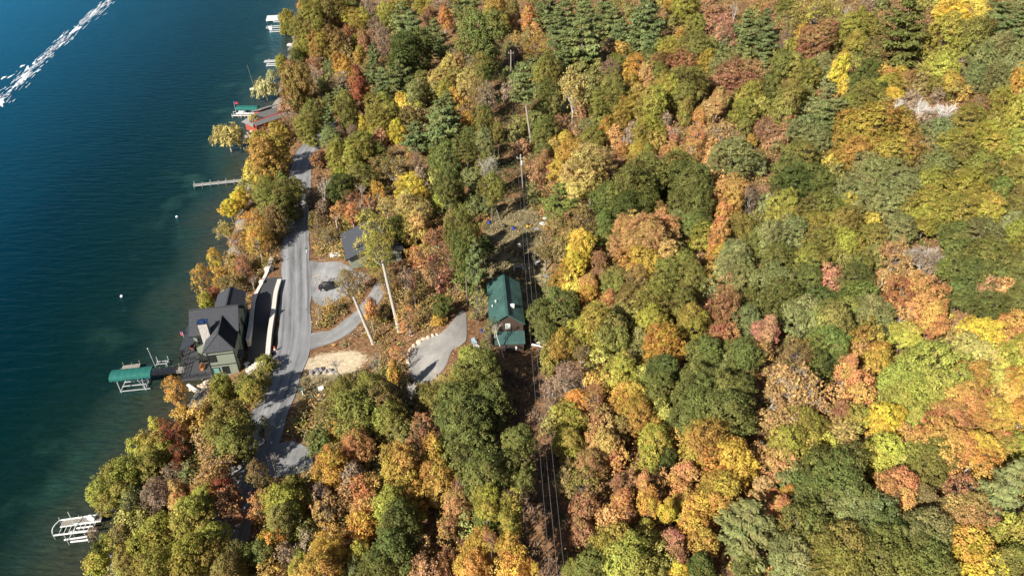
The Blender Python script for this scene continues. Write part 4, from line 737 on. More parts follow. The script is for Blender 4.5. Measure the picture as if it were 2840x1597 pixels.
tall_tree(1061, 1078, 1040, 990, 32, 52, 'x', 'k', 'bark', .14)
tall_tree(1132, 1125, 1145, 1070, 24, 40, 'X', 'k', 'white_bark', .12)
tall_tree(770, 1330, 752, 1265, 26, 45, 'x', 'k', 'pale_bark', .14)
tall_tree(1153, 852, 1146, 790, 16, 30, 'o', 'R', 'pale_bark', .1)
tall_tree(1252, 612, 1240, 520, 40, 60, 'b', 'g', 'pale_bark', .3)
tall_tree(1387, 612, 1365, 520, 36, 48, 'x', 'S', 'bark', .2)
tall_tree(902, 630, 890, 500, 34, 60, 'x', 'R', 'bark', .14)
tall_tree(1190, 665, 1170, 590, 36, 40, 'o', 'T', 'pale_bark', .25)
tall_tree(1396, 990, 1372, 900, 26, 44, 'x', 'S', 'white_bark', .1)
tall_tree(893, 892, 888, 860, 10, 22, 'x', 'B', 'white_bark', .06)
tall_tree(1220, 870, 1214, 845, 10, 18, 'o', 'o', 'white_bark', .08)

# ---- labels: colour, shape, where; ordinals only among look-alikes of one spot
ORD = ['first', 'second', 'third', 'fourth', 'fifth', 'sixth', 'seventh', 'eighth', 'ninth', 'tenth', 'eleventh', 'twelfth']
NUM = {2: 'two', 3: 'three', 4: 'four', 5: 'five', 6: 'six', 7: 'seven', 8: 'eight', 9: 'nine', 10: 'ten', 11: 'eleven', 12: 'twelve'}
groups = {}
for r, u, v, k, c in TINFO:
    col = {'x': {'S': 'grey', 'k': 'brown', 'R': 'reddish', 'B': 'brownish', 'T': 'tan', 'o': 'slender'}.get(c, 'grey'), 'X': 'white'}.get(k, LEAF[c][1])
    groups.setdefault((col + ' ' + SHAPE[k], zone(u, v)), []).append((u, v, r))
for (what, where), L in groups.items():
    L.sort(key=lambda q: q[0]); n = len(L)
    for i, (u, v, r) in enumerate(L):
        if n == 1: s_ = ''
        elif n == 2: s_ = ', left of two' if i == 0 else ', right of two'
        elif i == 0: s_ = ', leftmost of ' + NUM.get(n, str(n))
        elif i == n - 1: s_ = ', rightmost of ' + NUM.get(n, str(n))
        else: s_ = ', %s from left' % ORD[i]
        r['label'] = what + ' ' + where + s_
        r['group'] = 'shrubs on the slope' if r.name.startswith('shrub') else 'trees of the wooded hillside' if zone(u, v).count(',') else 'trees between lake and clearing'

# ---- undergrowth: low leafy cover on the forest floor (nobody could count it)
def undergrowth():
    rng = np.random.default_rng(5); n = 26000
    X = rng.uniform(-95, 150, n); Y = rng.uniform(42, 300, n)
    X2 = rng.uniform(-62, -15, 5000); Y2 = rng.uniform(60, 150, 5000); X = np.concatenate([X, X2]); Y = np.concatenate([Y, Y2])
    s = X - shore_x(Y); d, _ = seg_dist(X, Y, ROAD, [6.] * len(ROAD)); d2, _ = seg_dist(X, Y, DRIVE, DRIVEZ)
    k = (s > 3.5) & (d > 4.6) & (d2 > 4.2) & (corridor(X, Y) > 1.05)
    for px, py, r0, fd, pz in PADS: k &= np.hypot(X - px, (Y - py) * .75) > r0 + 1
    k |= (s > 30) & (corridor(X, Y) <= 1.05) & (Y > 152)
    k &= ~((X > -64) & (X < -50) & (Y > 97) & (Y < 120))
    for o in SC.objects:
        if o.name in ('gravel_drive', 'parking_area', 'cabin_drive', 'roadside_pull_off'):
            vs = np.array([v.co[:] for v in o.data.vertices]); q = np.where(k)[0]
            for i0 in range(0, len(q), 2000):
                qq = q[i0:i0 + 2000]; dm = np.min(np.hypot(X[qq, None] - vs[None, :, 0], Y[qq, None] - vs[None, :, 1]), 1); k[qq] &= dm > 1.1
    k &= (cover(X, Y)[:, 0] < .2)
    k &= ~((np.hypot((X + 33) / 9, (Y - 97) / 9) < 1) & (rng.random(len(X)) < .93))
    k &= ~((np.hypot((X + 25) / 8, (Y - 107) / 9) < 1) & (rng.random(len(X)) < .72))
    X, Y = X[k], Y[k]; Z = height(X, Y); n = len(X); h = rng.uniform(.3, 1.5, n) * rng.choice([.5, 1, 1.6], n) * np.where((corridor(X, Y) < 1.4) & (Y > 150), 1.5, 1)
    cnt = 34; I = np.repeat(np.arange(n), cnt); m = len(I)
    e = rng.normal(size=(m, 3)) * np.array([.5, .5, .35]) * h[I, None]
    P = np.stack([X, Y, Z + h * .6], 1)[I] + e; P[:, 2] = np.maximum(P[:, 2], Z[I] + .05)
    V, F = leaf_quads(P, unit(rng.normal(size=(m, 3)) * .6 + np.array([0, 0, 1.])), .17, .12, rng)
    pal = np.array([LEAF[c][0] for c in 'OOgBBRYkDUAo']); cc = np.where((corridor(X, Y) < 1.1)[:, None], np.array([LEAF['G'][0]]) * .8, pal[rng.integers(0, len(pal), n)])[I] * rng.uniform(.6, 1.2, (m, 1))  # clumps inside the strip take a darkened green, its shade put into leaf colour
    mt, nt, b = new_mat('undergrowth_leaves'); a = N(nt, 'ShaderNodeAttribute', attribute_name='leafcol'); nt.links.new(a.outputs['Color'], b.inputs['Base Color']); b.inputs['Roughness'].default_value = .6
    o = link('undergrowth', mesh_np('undergrowth', V, F, mt, {'leafcol': ('FACE', np.concatenate([cc, np.ones((m, 1))], 1))}))
    tag(o, 'low brown and olive undergrowth covering the forest floor beneath the trees', 'undergrowth', kind='stuff')
undergrowth()
def long_grass():
    rng = np.random.default_rng(8); n = 60000
    X = np.concatenate([rng.uniform(-7, 10, n), rng.uniform(-42, -22, n // 2), rng.uniform(-2, 10, n // 2)]); Y = np.concatenate([rng.uniform(100, 158, n), rng.uniform(84, 103, n // 2), rng.uniform(50, 98, n // 2)])
    gcol = np.concatenate([np.zeros(n), np.zeros(n // 2), np.ones(n // 2)])
    c = cover(X, Y); k0 = c[:, 0] < .25; d, _ = seg_dist(X, Y, ROAD, [6.] * len(ROAD)); k = ((rng.random(len(X)) < c[:, 1] * 1.0) | ((gcol > 0) & (corridor(X, Y) < 1.2) & (rng.random(len(X)) < .6))) & (d > 4)
    k &= k0
    k &= ~((X > -9) & (X < 4.5) & (Y > 92.5) & (Y < 111.5))
    lump = np.sin(X * 1.7) * np.cos(Y * 1.3) + np.sin(X * .6 + Y * .8); k &= lump + rng.normal(0, .6, len(X)) > .2
    X, Y, gc = X[k], Y[k], gcol[k]; n = len(X); Z = height(X, Y); h = rng.uniform(.12, .5, n)
    V, F = leaf_quads(np.stack([X, Y, Z + h * .5], 1), unit(rng.normal(size=(n, 3)) + np.array([-.3, -.4, .6])), .32, .09, rng, np.repeat([[.2, .2, .6]], n, 0))
    pal = np.array([(.22, .17, .085), (.16, .135, .055), (.1, .105, .035), (.34, .27, .15), (.17, .11, .06)]); cc = pal[rng.integers(0, 5, n)]; cc = np.where(gc[:, None] > 0, np.array([[.16, .1, .06]]) * rng.uniform(.5, 1.5, (n, 1)), cc)
    mt, nt, b = new_mat('grass_blades'); a = N(nt, 'ShaderNodeAttribute', attribute_name='leafcol'); nt.links.new(a.outputs['Color'], b.inputs['Base Color']); b.inputs['Roughness'].default_value = .8
    tag(link('long_grass', mesh_np('long_grass', V, F, mt, {'leafcol': ('FACE', np.concatenate([cc, np.ones((n, 1))], 1))})), 'rough tan grass growing over the clearing and the lower slope', 'grass', kind='stuff')
long_grass()
# ------------------------------------------------------------------ the lake house
HX, HY = -51.68, 100.44
RZ = math.atan2(.2, .98)
def window(parent, c, w, h, axis, out, pane='glass', bars=True, fr='dark_trim'):
    """window centred at c on a wall; axis 'x' (wall along x, faces -y) or 'y' (wall along y); out = outward sign"""
    x, y, z = c; f = MB(); g = MB(); t = .1
    def bx(mb, a0, a1, z0, z1, d0, d1):
        d0, d1 = sorted((d0 * out, d1 * out))
        if axis == 'x': mb.box(x + a0, x + a1, y + d0, y + d1, z + z0, z + z1)
        else: mb.box(x + d0, x + d1, y + a0, y + a1, z + z0, z + z1)
    for a0, a1, z0, z1 in ((-w / 2, -w / 2 + t, -h / 2, h / 2), (w / 2 - t, w / 2, -h / 2, h / 2), (-w / 2 + t, w / 2 - t, h / 2 - t, h / 2), (-w / 2 + t, w / 2 - t, -h / 2, -h / 2 + t)):
        bx(f, a0, a1, z0, z1, .0, .09)
    if bars: bx(f, -w / 2 + t, w / 2 - t, -.03, .03, .02, .07)
    bx(g, -w / 2 + t, w / 2 - t, -h / 2 + t, h / 2 - t, .0, .035)
    o = f.build('window', M[fr], parent); g.build('pane', M[pane], o)
    return o
def roof_plane(mb, quad, t=.22): mb.slab(quad, t)
def lake_house():
    H = empty('lake_house', (HX, HY, 1.6), 'sage green three storey lake house with dark shingle hip roofs and stone chimney', 'house', RZ)
    b = -1.6
    w = MB()
    w.box(-5.15, -.35, .4, 5.6, -1.4, 8.3 + b + .25)                # front wing
    w.box(-8.2, -.2, 5.5, 13.3, -1.4, 8.6 + b)                      # main block
    w.prism([(-8.2, 5.5), (-8.2, 13.3), (-.2, 13.3), (-.2, 5.5)], 8.6 + b, 8.62 + b)
    for x0, x1 in ((-8.19, -8.0), (-.4, -.21)):                     # gable ends
        k = len(w.v); w.v += [(x0, 5.5, 8.6 + b), (x1, 5.5, 8.6 + b), (x1, 13.3, 8.6 + b), (x0, 13.3, 8.6 + b), (x0, 9.4, 11.5 + b), (x1, 9.4, 11.5 + b)]
        w.f += [(k, k + 3, k + 4), (k + 1, k + 5, k + 2), (k, k + 4, k + 5, k + 1), (k + 3, k + 2, k + 5, k + 4)]
    w.box(-5.1, -.22, 13.3, 18.3, -1.4, 8.7 + b)                    # rear wing
    w.build('wall', M['sage'], H)
    tr = MB()
    for z in (4.9 + b, 7.35 + b): tr.box(-5.2, -.3, .34, .4, z, z + .16); tr.box(-5.22, -5.15, .34, 5.5, z, z + .16)
    tr.box(-.42, -.28, .32, .46, -1.4, 8.4 + b); tr.box(-5.22, -5.08, .33, .47, -1.4, 8.4 + b)
    tr.build('corner_trim', M['dark_trim'], H)
    r = MB(); e = 9.0 + b; rd = 12.0 + b
    roof_plane(r, [(-8.75, 5.0, e), (.3, 5.0, e), (.3, 9.4, rd), (-8.75, 9.4, rd)]); roof_plane(r, [(-8.75, 13.8, e), (-8.75, 9.4, rd), (.3, 9.4, rd), (.3, 13.8, e)])
    r.bar((-8.78, 9.4, rd), (.33, 9.4, rd), .3, .12)
    mr_ = r.build('roof', M['shingle'], H)
    gt = MB(); gt.bar((-8.78, 4.95, e - .1), (-5.6, 4.95, e - .1), .12, .16); gt.build('gutter', M['dark_trim'], mr_)
    r = MB(); e = 8.5 + b; rd = 11.0 + b; hx = -2.75
    A, B_ = (-5.7, -.15, e), (.1, -.15, e); h1 = (hx, 2.1, rd); h2 = (hx, 8.0, rd)
    roof_plane(r, [A, B_, h1]); roof_plane(r, [B_, (.1, 5.8, e), (.1 - .0, 5.8, e), h2, h1][:2] + [(.1, 8.0, e), h2, h1]); roof_plane(r, [A, h1, h2, (-5.7, 8.0, e)])
    r.bar(h1, h2, .28, .12); r.bar(A, h1, .2, .1); r.bar(B_, h1, .2, .1)
    r.build('roof', M['shingle'], H)['label'] = 'hipped roof of the front wing'
    r = MB(); e = 9.0 + b; rd = 10.6 + b
    roof_plane(r, [(-5.4, 18.7, e), (-5.4, 12.8, e), (-2.6, 12.0, rd), (-2.6, 18.7, rd)]); roof_plane(r, [(.28, 12.8, e), (.28, 18.7, e), (-2.6, 18.7, rd), (-2.6, 12.0, rd)])
    r.bar((-2.6, 12.2, rd), (-2.6, 18.7, rd), .26, .12)
    r.build('roof', M['shingle'], H)['label'] = 'lower gable roof of the rear wing'
    c = MB(); c.box(-6.25, -4.65, 3.95, 5.2, -1.4, 12.3 + b); ch = c.build('chimney', M['stone'], H, bevel=.03)
    c = MB(); c.box(-6.4, -4.5, 3.8, 5.35, 12.3 + b, 12.42 + b); c.box(-5.75, -5.15, 4.3, 4.85, 12.42 + b, 12.75 + b); c.box(-5.85, -5.05, 4.2, 4.95, 12.75 + b, 12.8 + b); c.build('cap', M['steel'], ch)
    # standing seam porch roof towards the lake
    p = MB(); zt, zl = 7.6 + b, 6.3 + b
    p.slab([(-8.2, 4.6, zt), (-8.2, 12.2, zt), (-11.0, 12.2, zl), (-11.0, 4.6, zl)], .12)
    for i in range(20):
        y = 4.75 + i * .386; p.bar((-8.2, y, zt + .03), (-11.0, y, zl + .03), .05, .07)
    p.build('porch_roof', M['metal_roof'], H)
    d = MB(); d.box(-11.0, -8.2, 3.2, 12.0, 4.5 + b, 4.65 + b); d.build('deck', M['grey_deck'], H)['label'] = 'upper lake side deck'
    d = MB(); d.box(-10.9, -5.2, .6, 12.0, 2.3 + b, 2.5 + b); d.box(-10.9, -5.2, .55, .6, 2.0 + b, 2.5 + b); lo = d.build('deck', M['grey_deck'], H); lo['label'] = 'lower deck above the stones'
    for x, y in ((-10.85, 4.8), (-10.85, 8.4), (-10.85, 11.9)):
        q = MB(); q.box(x - .1, x + .1, y - .1, y + .1, -1.6, zl - .05); q.build('porch_post', M['dark_trim'], H)
    def railing(pts, z, nm='railing'):
        q = MB()
        for i in range(len(pts) - 1):
            (xa, ya), (xb, yb) = pts[i], pts[i + 1]; L = math.hypot(xb - xa, yb - ya); n = max(2, int(L / 1.4))
            for hh in (.95, .5, .12): q.bar((xa, ya, z + hh), (xb, yb, z + hh), .06, .06 if hh > .9 else .04)
            for k in range(n + 1):
                t = k / n; q.box(xa + (xb - xa) * t - .05, xa + (xb - xa) * t + .05, ya + (yb - ya) * t - .05, ya + (yb - ya) * t + .05, z, z + 1.0)
        q.build(nm, M['dark_trim'], H)
    railing([(-8.3, 3.25), (-10.95, 3.25), (-10.95, 11.9)], 4.65 + b); railing([(-6.4, .65), (-10.8, .65), (-10.8, 11.9)], 2.5 + b)
    for c_, w_, h_, pn in (((-7.0, 5.5, 7.4 + b), 1.2, 1.5, 'glass'), ((-4.35, .4, 6.55 + b), 1.3, 1.5, 'glass'), ((-4.3, .4, 3.75 + b), 1.25, 1.35, 'teal_glass'), ((-2.6, .4, 3.6 + b), 1.2, 1.8, 'glass')):
        window(H, c_, w_, h_, 'x', -1, pn)
    for y, z, hh in ((2.5, 6.4, 1.5), ): window(H, (-5.15, y, z + b), 1.3, hh, 'y', -1)
    window(H, (-5.15, 3.9, 3.7 + b), 1.3, 1.5, 'y', -1)
    for y, z in ((7.2, 7.2), (10.8, 7.2), (11.6, 5.4), (15.2, 6.9)): window(H, (-.2, y, z + b), 1.0, 1.4, 'y', 1)
    q = MB(); q.slab([(-.25, 1.6, 5.6 + b), (-.25, 3.8, 5.6 + b), (.75, 3.8, 5.1 + b), (.75, 1.6, 5.1 + b)], .1)
    for k in range(6): q.bar((-.25, 1.65 + k * .42, 5.63 + b), (.75, 1.65 + k * .42, 5.13 + b), .04, .05)
    q.build('awning', M['metal_roof'], H)
    q = MB(); q.box(-.36, -.24, 2.2, 3.2, 3.3 + b, 5.3 + b); dr = q.build('door', M['dark_trim'], H)
    q = MB(); q.box(-.235, -.17, 2.3, 2.36, 4.2 + b, 4.4 + b); q.build('handle', M['alu'], dr)
    q = MB(); q.tube([(.0, -.1, 8.3 + b), (-.26, .3, 8.0 + b), (-.26, .3, -1.2)], .06); q.build('downspout', M['dark_trim'], H)
    return H
LH = lake_house()
def hl(x, y, z):
    c, s_ = math.cos(RZ), math.sin(RZ); return Vector((HX + x * c - y * s_, HY + x * s_ + y * c, z))
# bench on the lower deck, flag, stone foundation
def bench(name, loc, rz, label, mcol, wd=1.5):
    e = empty(name, loc, label, 'bench', rz)
    q = MB(); q.box(-wd / 2, wd / 2, -.25, .25, .4, .46); q.build('seat', M[mcol], e)
    q = MB(); q.box(-wd / 2, wd / 2, .22, .3, .5, .95); q.build('backrest', M[mcol], e)
    for x in (-wd / 2 + .06, wd / 2 - .06):
        q = MB(); q.box(x - .04, x + .04, -.22, .28, 0, .4); q.build('leg', M[mcol], e)
    return e
bench('bench', hl(-7.4, 3.2, 2.5), RZ + 1.5, 'orange brown slatted bench on the lower deck of the lake house', 'copper')
bench('bench', hl(-9.4, 7.5, 4.65), RZ + 1.5, 'brown bench on the upper porch deck of the lake house', 'red_board')
def flag(name, base, h, label, cloth='flag', ang=2.6, w=1.3):
    e = empty(name, base, label, 'flag')
    q = MB(); q.tube([(0, 0, -.3), (0, 0, h)], [.05, .03]); q.build('pole', M['white'], e)
    q = MB(); n = 7; k = len(q.v)
    for i in range(n):
        t = i / (n - 1); x, y = math.cos(ang) * w * t, math.sin(ang) * w * t + .08 * math.sin(t * 7)
        for z in (h - .1 - .15 * t, h - .9 - .25 * t): q.v += [(x, y, z), (x + .012, y + .012, z)]
    for i in range(n - 1):
        a = 4 * i; q.f += [(a, a + 4, a + 6, a + 2), (a + 1, a + 3, a + 7, a + 5), (a, a + 1, a + 5, a + 4), (a + 2, a + 6, a + 7, a + 3)]
    c = q.build('cloth', M[cloth], e)
    q = MB(); q.box(-.005, .45 * abs(math.cos(ang)), -.02, .02, h - .5, h - .12)
    cn = q.build('canton', M['blue'], c); cn.rotation_euler = (0, 0, ang); cn.location = (0, 0, 0)
    return e
flag('flag', hl(-11.2, 9.5, 2.5), 4.6, 'small dark red and blue flag beside the porch roof of the lake house', w=.9)

def rock(name, loc, r, m, label, cat='boulder', group=None, sq=.72, seed=0):
    rng = np.random.default_rng(seed); D = fib(90, rng)
    import bmesh
    bm = bmesh.new(); jit = .0 if m == 'rock' else .16; bmesh.ops.create_icosphere(bm, subdivisions=3 if m == 'rock' else 2, radius=1)
    L = unit(rng.normal(size=(7, 3))); A = rng.uniform(.05, .38, 7)
    for v in bm.verts:
        d = np.array(v.co); f = 1 + np.sum(A * np.maximum(0, L @ d) ** 3) - .25 * max(0, float(d @ L[0]) - .55)
        f *= 1 + jit * rng.normal() * .7; v.co = Vector(d * f * r * np.array([1, .85, sq]))
    me = bpy.data.meshes.new(name); bm.to_mesh(me); bm.free(); me.materials.append(M[m]); me.polygons.foreach_set('use_smooth', np.full(len(me.polygons), m == 'rock'))
    o = link(name, me); o.location = loc; o.rotation_euler = (0, 0, rng.uniform(0, 6)); return tag(o, label, cat, group)
# boulders edging the cabin drive
BP = [(1855, 463, 13), (1815, 478, 16), (1770, 495, 20), (1720, 512, 21), (1670, 547, 25), (1622, 585, 19), (1596, 628, 25), (1576, 672, 20), (1566, 700, 18), (1562, 725, 17), (1566, 752, 17)]
for i, (x, y, r) in enumerate(BP):
    u, v = c7(x, y); p, t = hit(u, v); rr = r / 3.6229 * t / FOC * 1.15
    n = len(BP)
    rock('boulder', p + Vector((0, 0, rr * .35)), rr, 'rock', 'pale tan boulder edging the cabin drive, ' + ('nearest the cabin' if i == 0 else 'lowest of the row' if i == n - 1 else 'largest, at the bend' if i == 6 else '%s down from the cabin end' % ORD[i]), group='boulders edging the cabin drive', seed=200 + i)
for i, (x, y, r) in enumerate([(600, 850, 28), (650, 825, 30), (700, 815, 26), (740, 840, 24), (790, 825, 24), (670, 860, 22), (820, 845, 20)]):
    u, v = c7(x, y); p, t = hit(u, v); rr = r / 3.6229 * t / FOC
    rock('boulder', p + Vector((0, 0, rr * .3)), rr, 'grey_rock', 'dark grey rock in the pile right of the road, ' + ['leftmost', 'second from left', 'third from left at the back', 'middle front', 'second from right', 'lowest in front', 'rightmost'][i], group='rock pile beside the road', seed=220 + i)
for i, (x, y, r) in enumerate([(95, 860, 30), (130, 885, 32), (100, 905, 26), (160, 850, 26)]):
    u, v = c7(x, y); p, t = hit(u, v); rr = r / 3.6229 * t / FOC
    rock('boulder', p + Vector((0, 0, rr * .3)), rr, 'grey_rock', 'pale grey rock left of the road below the wall end, ' + ['leftmost', 'largest in front', 'lowest', 'rightmost'][i], group='rocks left of the road', seed=240 + i)
for i in range(7):
    p = hl(-9.6 + i * .75, .2 - .3 * (i % 2), 0); rr = random.uniform(.5, .8); z = max(gz(p.x, p.y), 0)
    rock('boulder', (p.x, p.y, z + .2), rr, 'rock', 'pale foundation stone under the lower deck, ' + (['nearest the water', 'second from the water', 'third from the water', 'in the middle', 'fifth from the water', 'sixth from the water', 'farthest from the water'][i]), group='stones under the lake house deck', seed=260 + i)
q = MB(); a, b_ = hl(-10.0, .1, 1.5), hl(-8.1, -1.6, 1.0); q.bar(a, b_, .5, .25); tag(q.build('stone_step', M['white'], bevel=.03), 'long pale stone slab sloping from the lower deck to the shore', 'step')

# ------------------------------------------------------------------ walls along the driveway
def block_wall(name, pts, w, top, bot, label, mcol='block', pillars=()):
    """wall of pale blocks along a line; top and bot are heights per point"""
    e = empty(name, (pts[0][0], pts[0][1], bot[0]), label, 'wall'); O = Vector((pts[0][0], pts[0][1], bot[0]))
    L = smooth_line([(x, y, t) for (x, y), t in zip(pts, top)], 1.2); n = len(L)
    body = MB(); cap = MB()
    def ring(mb, w, zo0, zo1, g=.0):
        for i in range(n - 1):
            p, q_ = L[i], L[i + 1]; d = (q_ - p); d.z = 0; d.normalize(); nr = Vector((d.y, -d.x, 0)) * w / 2
            p2, q2 = p + d * g, q_ - d * g
            bz = np.interp(i / (n - 1), np.linspace(0, 1, len(bot)), bot)
            vs = []
            for s_, zz in ((p2, 0), (q2, 0)):
                vs += [s_ - nr - O, s_ + nr - O]
            lo = [Vector((v.x, v.y, (bz - O.z) if zo0 is None else v.z + zo0)) for v in vs]; hi = [Vector((v.x, v.y, v.z + zo1)) for v in vs]
            mb.add(lo + hi, [(0, 1, 3, 2)[::-1], (4, 5, 7, 6), (0, 1, 5, 4), (2, 6, 7, 3), (0, 4, 6, 2), (1, 3, 7, 5)])
    ring(body, w * .8, None, -.14, .002); ring(cap, w, -.137, 0, .03)
    body.build('body', M[mcol], e); cap.build('capstone', M[mcol], e)
    for i, (x, y, z0, z1, s_) in enumerate(pillars):
        q = MB(); q.box(x - s_ - O.x, x + s_ - O.x, y - s_ - O.y, y + s_ - O.y, z0 - O.z, z1 - O.z); q.box(x - s_ - .08 - O.x, x + s_ + .08 - O.x, y - s_ - .08 - O.y, y + s_ + .08 - O.y, z1 - O.z, z1 + .14 - O.z); q.build('pillar', M[mcol], e)
    return e
block_wall('block_wall', [(-51.0, 127.0), (-50.4, 122), (-49.2, 116.3), (-47.6, 108), (-45.9, 100.7)], .85, [6.75, 6.8, 6.9, 6.9, 6.9], [2.6] * 5, 'long pale block wall between the dark driveway and the road')
block_wall('block_wall', [(-55.6, 137), (-55.1, 131.9)], .9, [6.3, 6.3], [4] * 2, 'short pale block wall beside the bins at the head of the driveway')
block_wall('block_wall', [(-54.95, 131.2), (-54.9, 126.9), (-54.9, 122), (-54.2, 117.5), (-53.0, 112.5), (-51.9, 107)], .7, [6.3, 6.1, 6.0, 5.9, 5.8, 5.7], [2.4] * 6, 'pale block wall stepping down along the house side of the driveway', pillars=[(-54.95, 126.7, 4, 6.3, .42), (-55.05, 131.5, 4, 6.6, .5)])
st = MB(); p0 = Vector((-46.2, 100.3, 0))
for k in range(7): st.box(-.55 * k - .7, -.55 * k + .05, -.55 - .1 * k, .35 - .1 * k, 2.4, 6.6 - .38 * k)
o = st.build('block_wall', M['block']); o.location = p0; tag(o, 'white stepped end wall descending beside the shrubs at the driveway foot', 'wall')

# ------------------------------------------------------------------ bins, cone, mailbox, small roadside things
def bin_(loc, rz, label, m='plastic'):
    e = empty('wheelie_bin', loc, label, 'bin', rz, 'bins by the driveway')
    q = MB(); k = 0
    q.add([(-.28, -.3, .06), (.28, -.3, .06), (.28, .3, .06), (-.28, .3, .06), (-.36, -.4, 1.05), (.36, -.4, 1.05), (.36, .4, 1.05), (-.36, .4, 1.05)], [(3, 2, 1, 0), (4, 5, 6, 7), (0, 1, 5, 4), (1, 2, 6, 5), (2, 3, 7, 6), (3, 0, 4, 7)]); q.build('body', M[m], e, bevel=.03)
    q = MB(); q.slab([(-.4, -.45, 1.1), (.4, -.45, 1.1), (.4, .45, 1.17), (-.4, .45, 1.17)], .06); q.build('lid', M[m], e)
    for x in (-.3, .3):
        q = MB(); q.tube([(x - .03, .33, .12), (x + .03, .33, .12)], .12, 12); q.build('wheel', M['black'], e)
bin_((-54.0, 131.6, gz(-54.0, 131.6)), .2, 'dark wheeled bin standing in front of the wall pillar')
bin_((-54.2, 135.0, gz(-54.2, 135.0)), .3, 'black wheeled bin beside the short block wall at the driveway head', 'black')
bin_((-50.6, 101.6, gz(-50.6, 101.6)), 1.2, 'dark wheeled bin at the foot of the driveway near the steps')
pc = at(*(440 + 1172 / 3.6229, 680 + 1062 / 3.6229), 6); zc = gz(pc.x, pc.y)
e = empty('traffic_cone', (pc.x, pc.y, zc + .1), 'orange traffic cone with white band at the road edge beside the wall', 'traffic cone')
q = MB(); q.lathe((0, 0, 0), [(.3, .04), (.24, .3)], 16); q.lathe((0, 0, 0), [(.18, .55), (.06, 1.05)], 16); q.build('body', M['orange'], e)
q = MB(); q.lathe((0, 0, 0), [(.24, .3), (.18, .55)], 16); q.build('band', M['white'], e)
q = MB(); q.box(-.42, .42, -.42, .42, 0, .05); q.build('base', M['white'], e)
def post_box(name, u, v, h, box, mbox, label, cat):
    p, t = hit(u, v); e = empty(name, tuple(p), label, cat)
    q = MB(); q.box(-.06, .06, -.06, .06, -.3, h); q.build('post', M['white'], e)
    q = MB(); x, y, z = box; q.box(-x / 2, x / 2, -y / 2, y / 2, h, h + z); q.tube([(-x / 2, 0, h + z), (x / 2, 0, h + z)], y / 2, 10); q.build('box', M[mbox], e)
post_box('mailbox', 840, 1094, 1.1, (.75, .3, .2), 'green_metal', 'green mailbox on a white post by the shaded lower road', 'mailbox')
post_box('mailbox', 851, 701, 1.0, (.45, .3, .25), 'green_metal', 'small green mailbox at the right edge of the upper road', 'mailbox')
p, t = hit(892, 1083); e = empty('sign_board', tuple(p), 'small white board leaning on the grass below the curved drive', 'board', .4)
q = MB(); q.slab([(-.5, 0, .05), (.5, 0, .05), (.4, .4, .75), (-.5, .4, .75)], .05); q.build('panel', M['white'], e); q = MB(); q.bar((.4, .4, .7), (.4, .7, 0), .05); q.build('leg', M['alu'], e)
p, t = hit(932, 711); q = MB(); q.box(-1.25, 1.25, -.5, .5, 0, .7); q.box(-1.1, 1.1, -.4, .4, .7, .85); o = q.build('covered_pile', M['white'], bevel=.12); o.location = p; tag(o, 'pale covered pile lying on the bare bank beside the shed', 'pile')
p, t = hit(898, 716); q = MB(); R_ = 1.05
q.tube([(R_ * math.cos(a) , R_ * math.sin(a) * .95, .12 + .03 * math.sin(3 * a)) for a in np.linspace(0, 6.2832 * 3, 72)], .05, 5); o = q.build('cable_coil', M['weathered']); o.location = p; tag(o, 'loose tan coil of pipe lying on the bare bank by the parking area', 'coil')

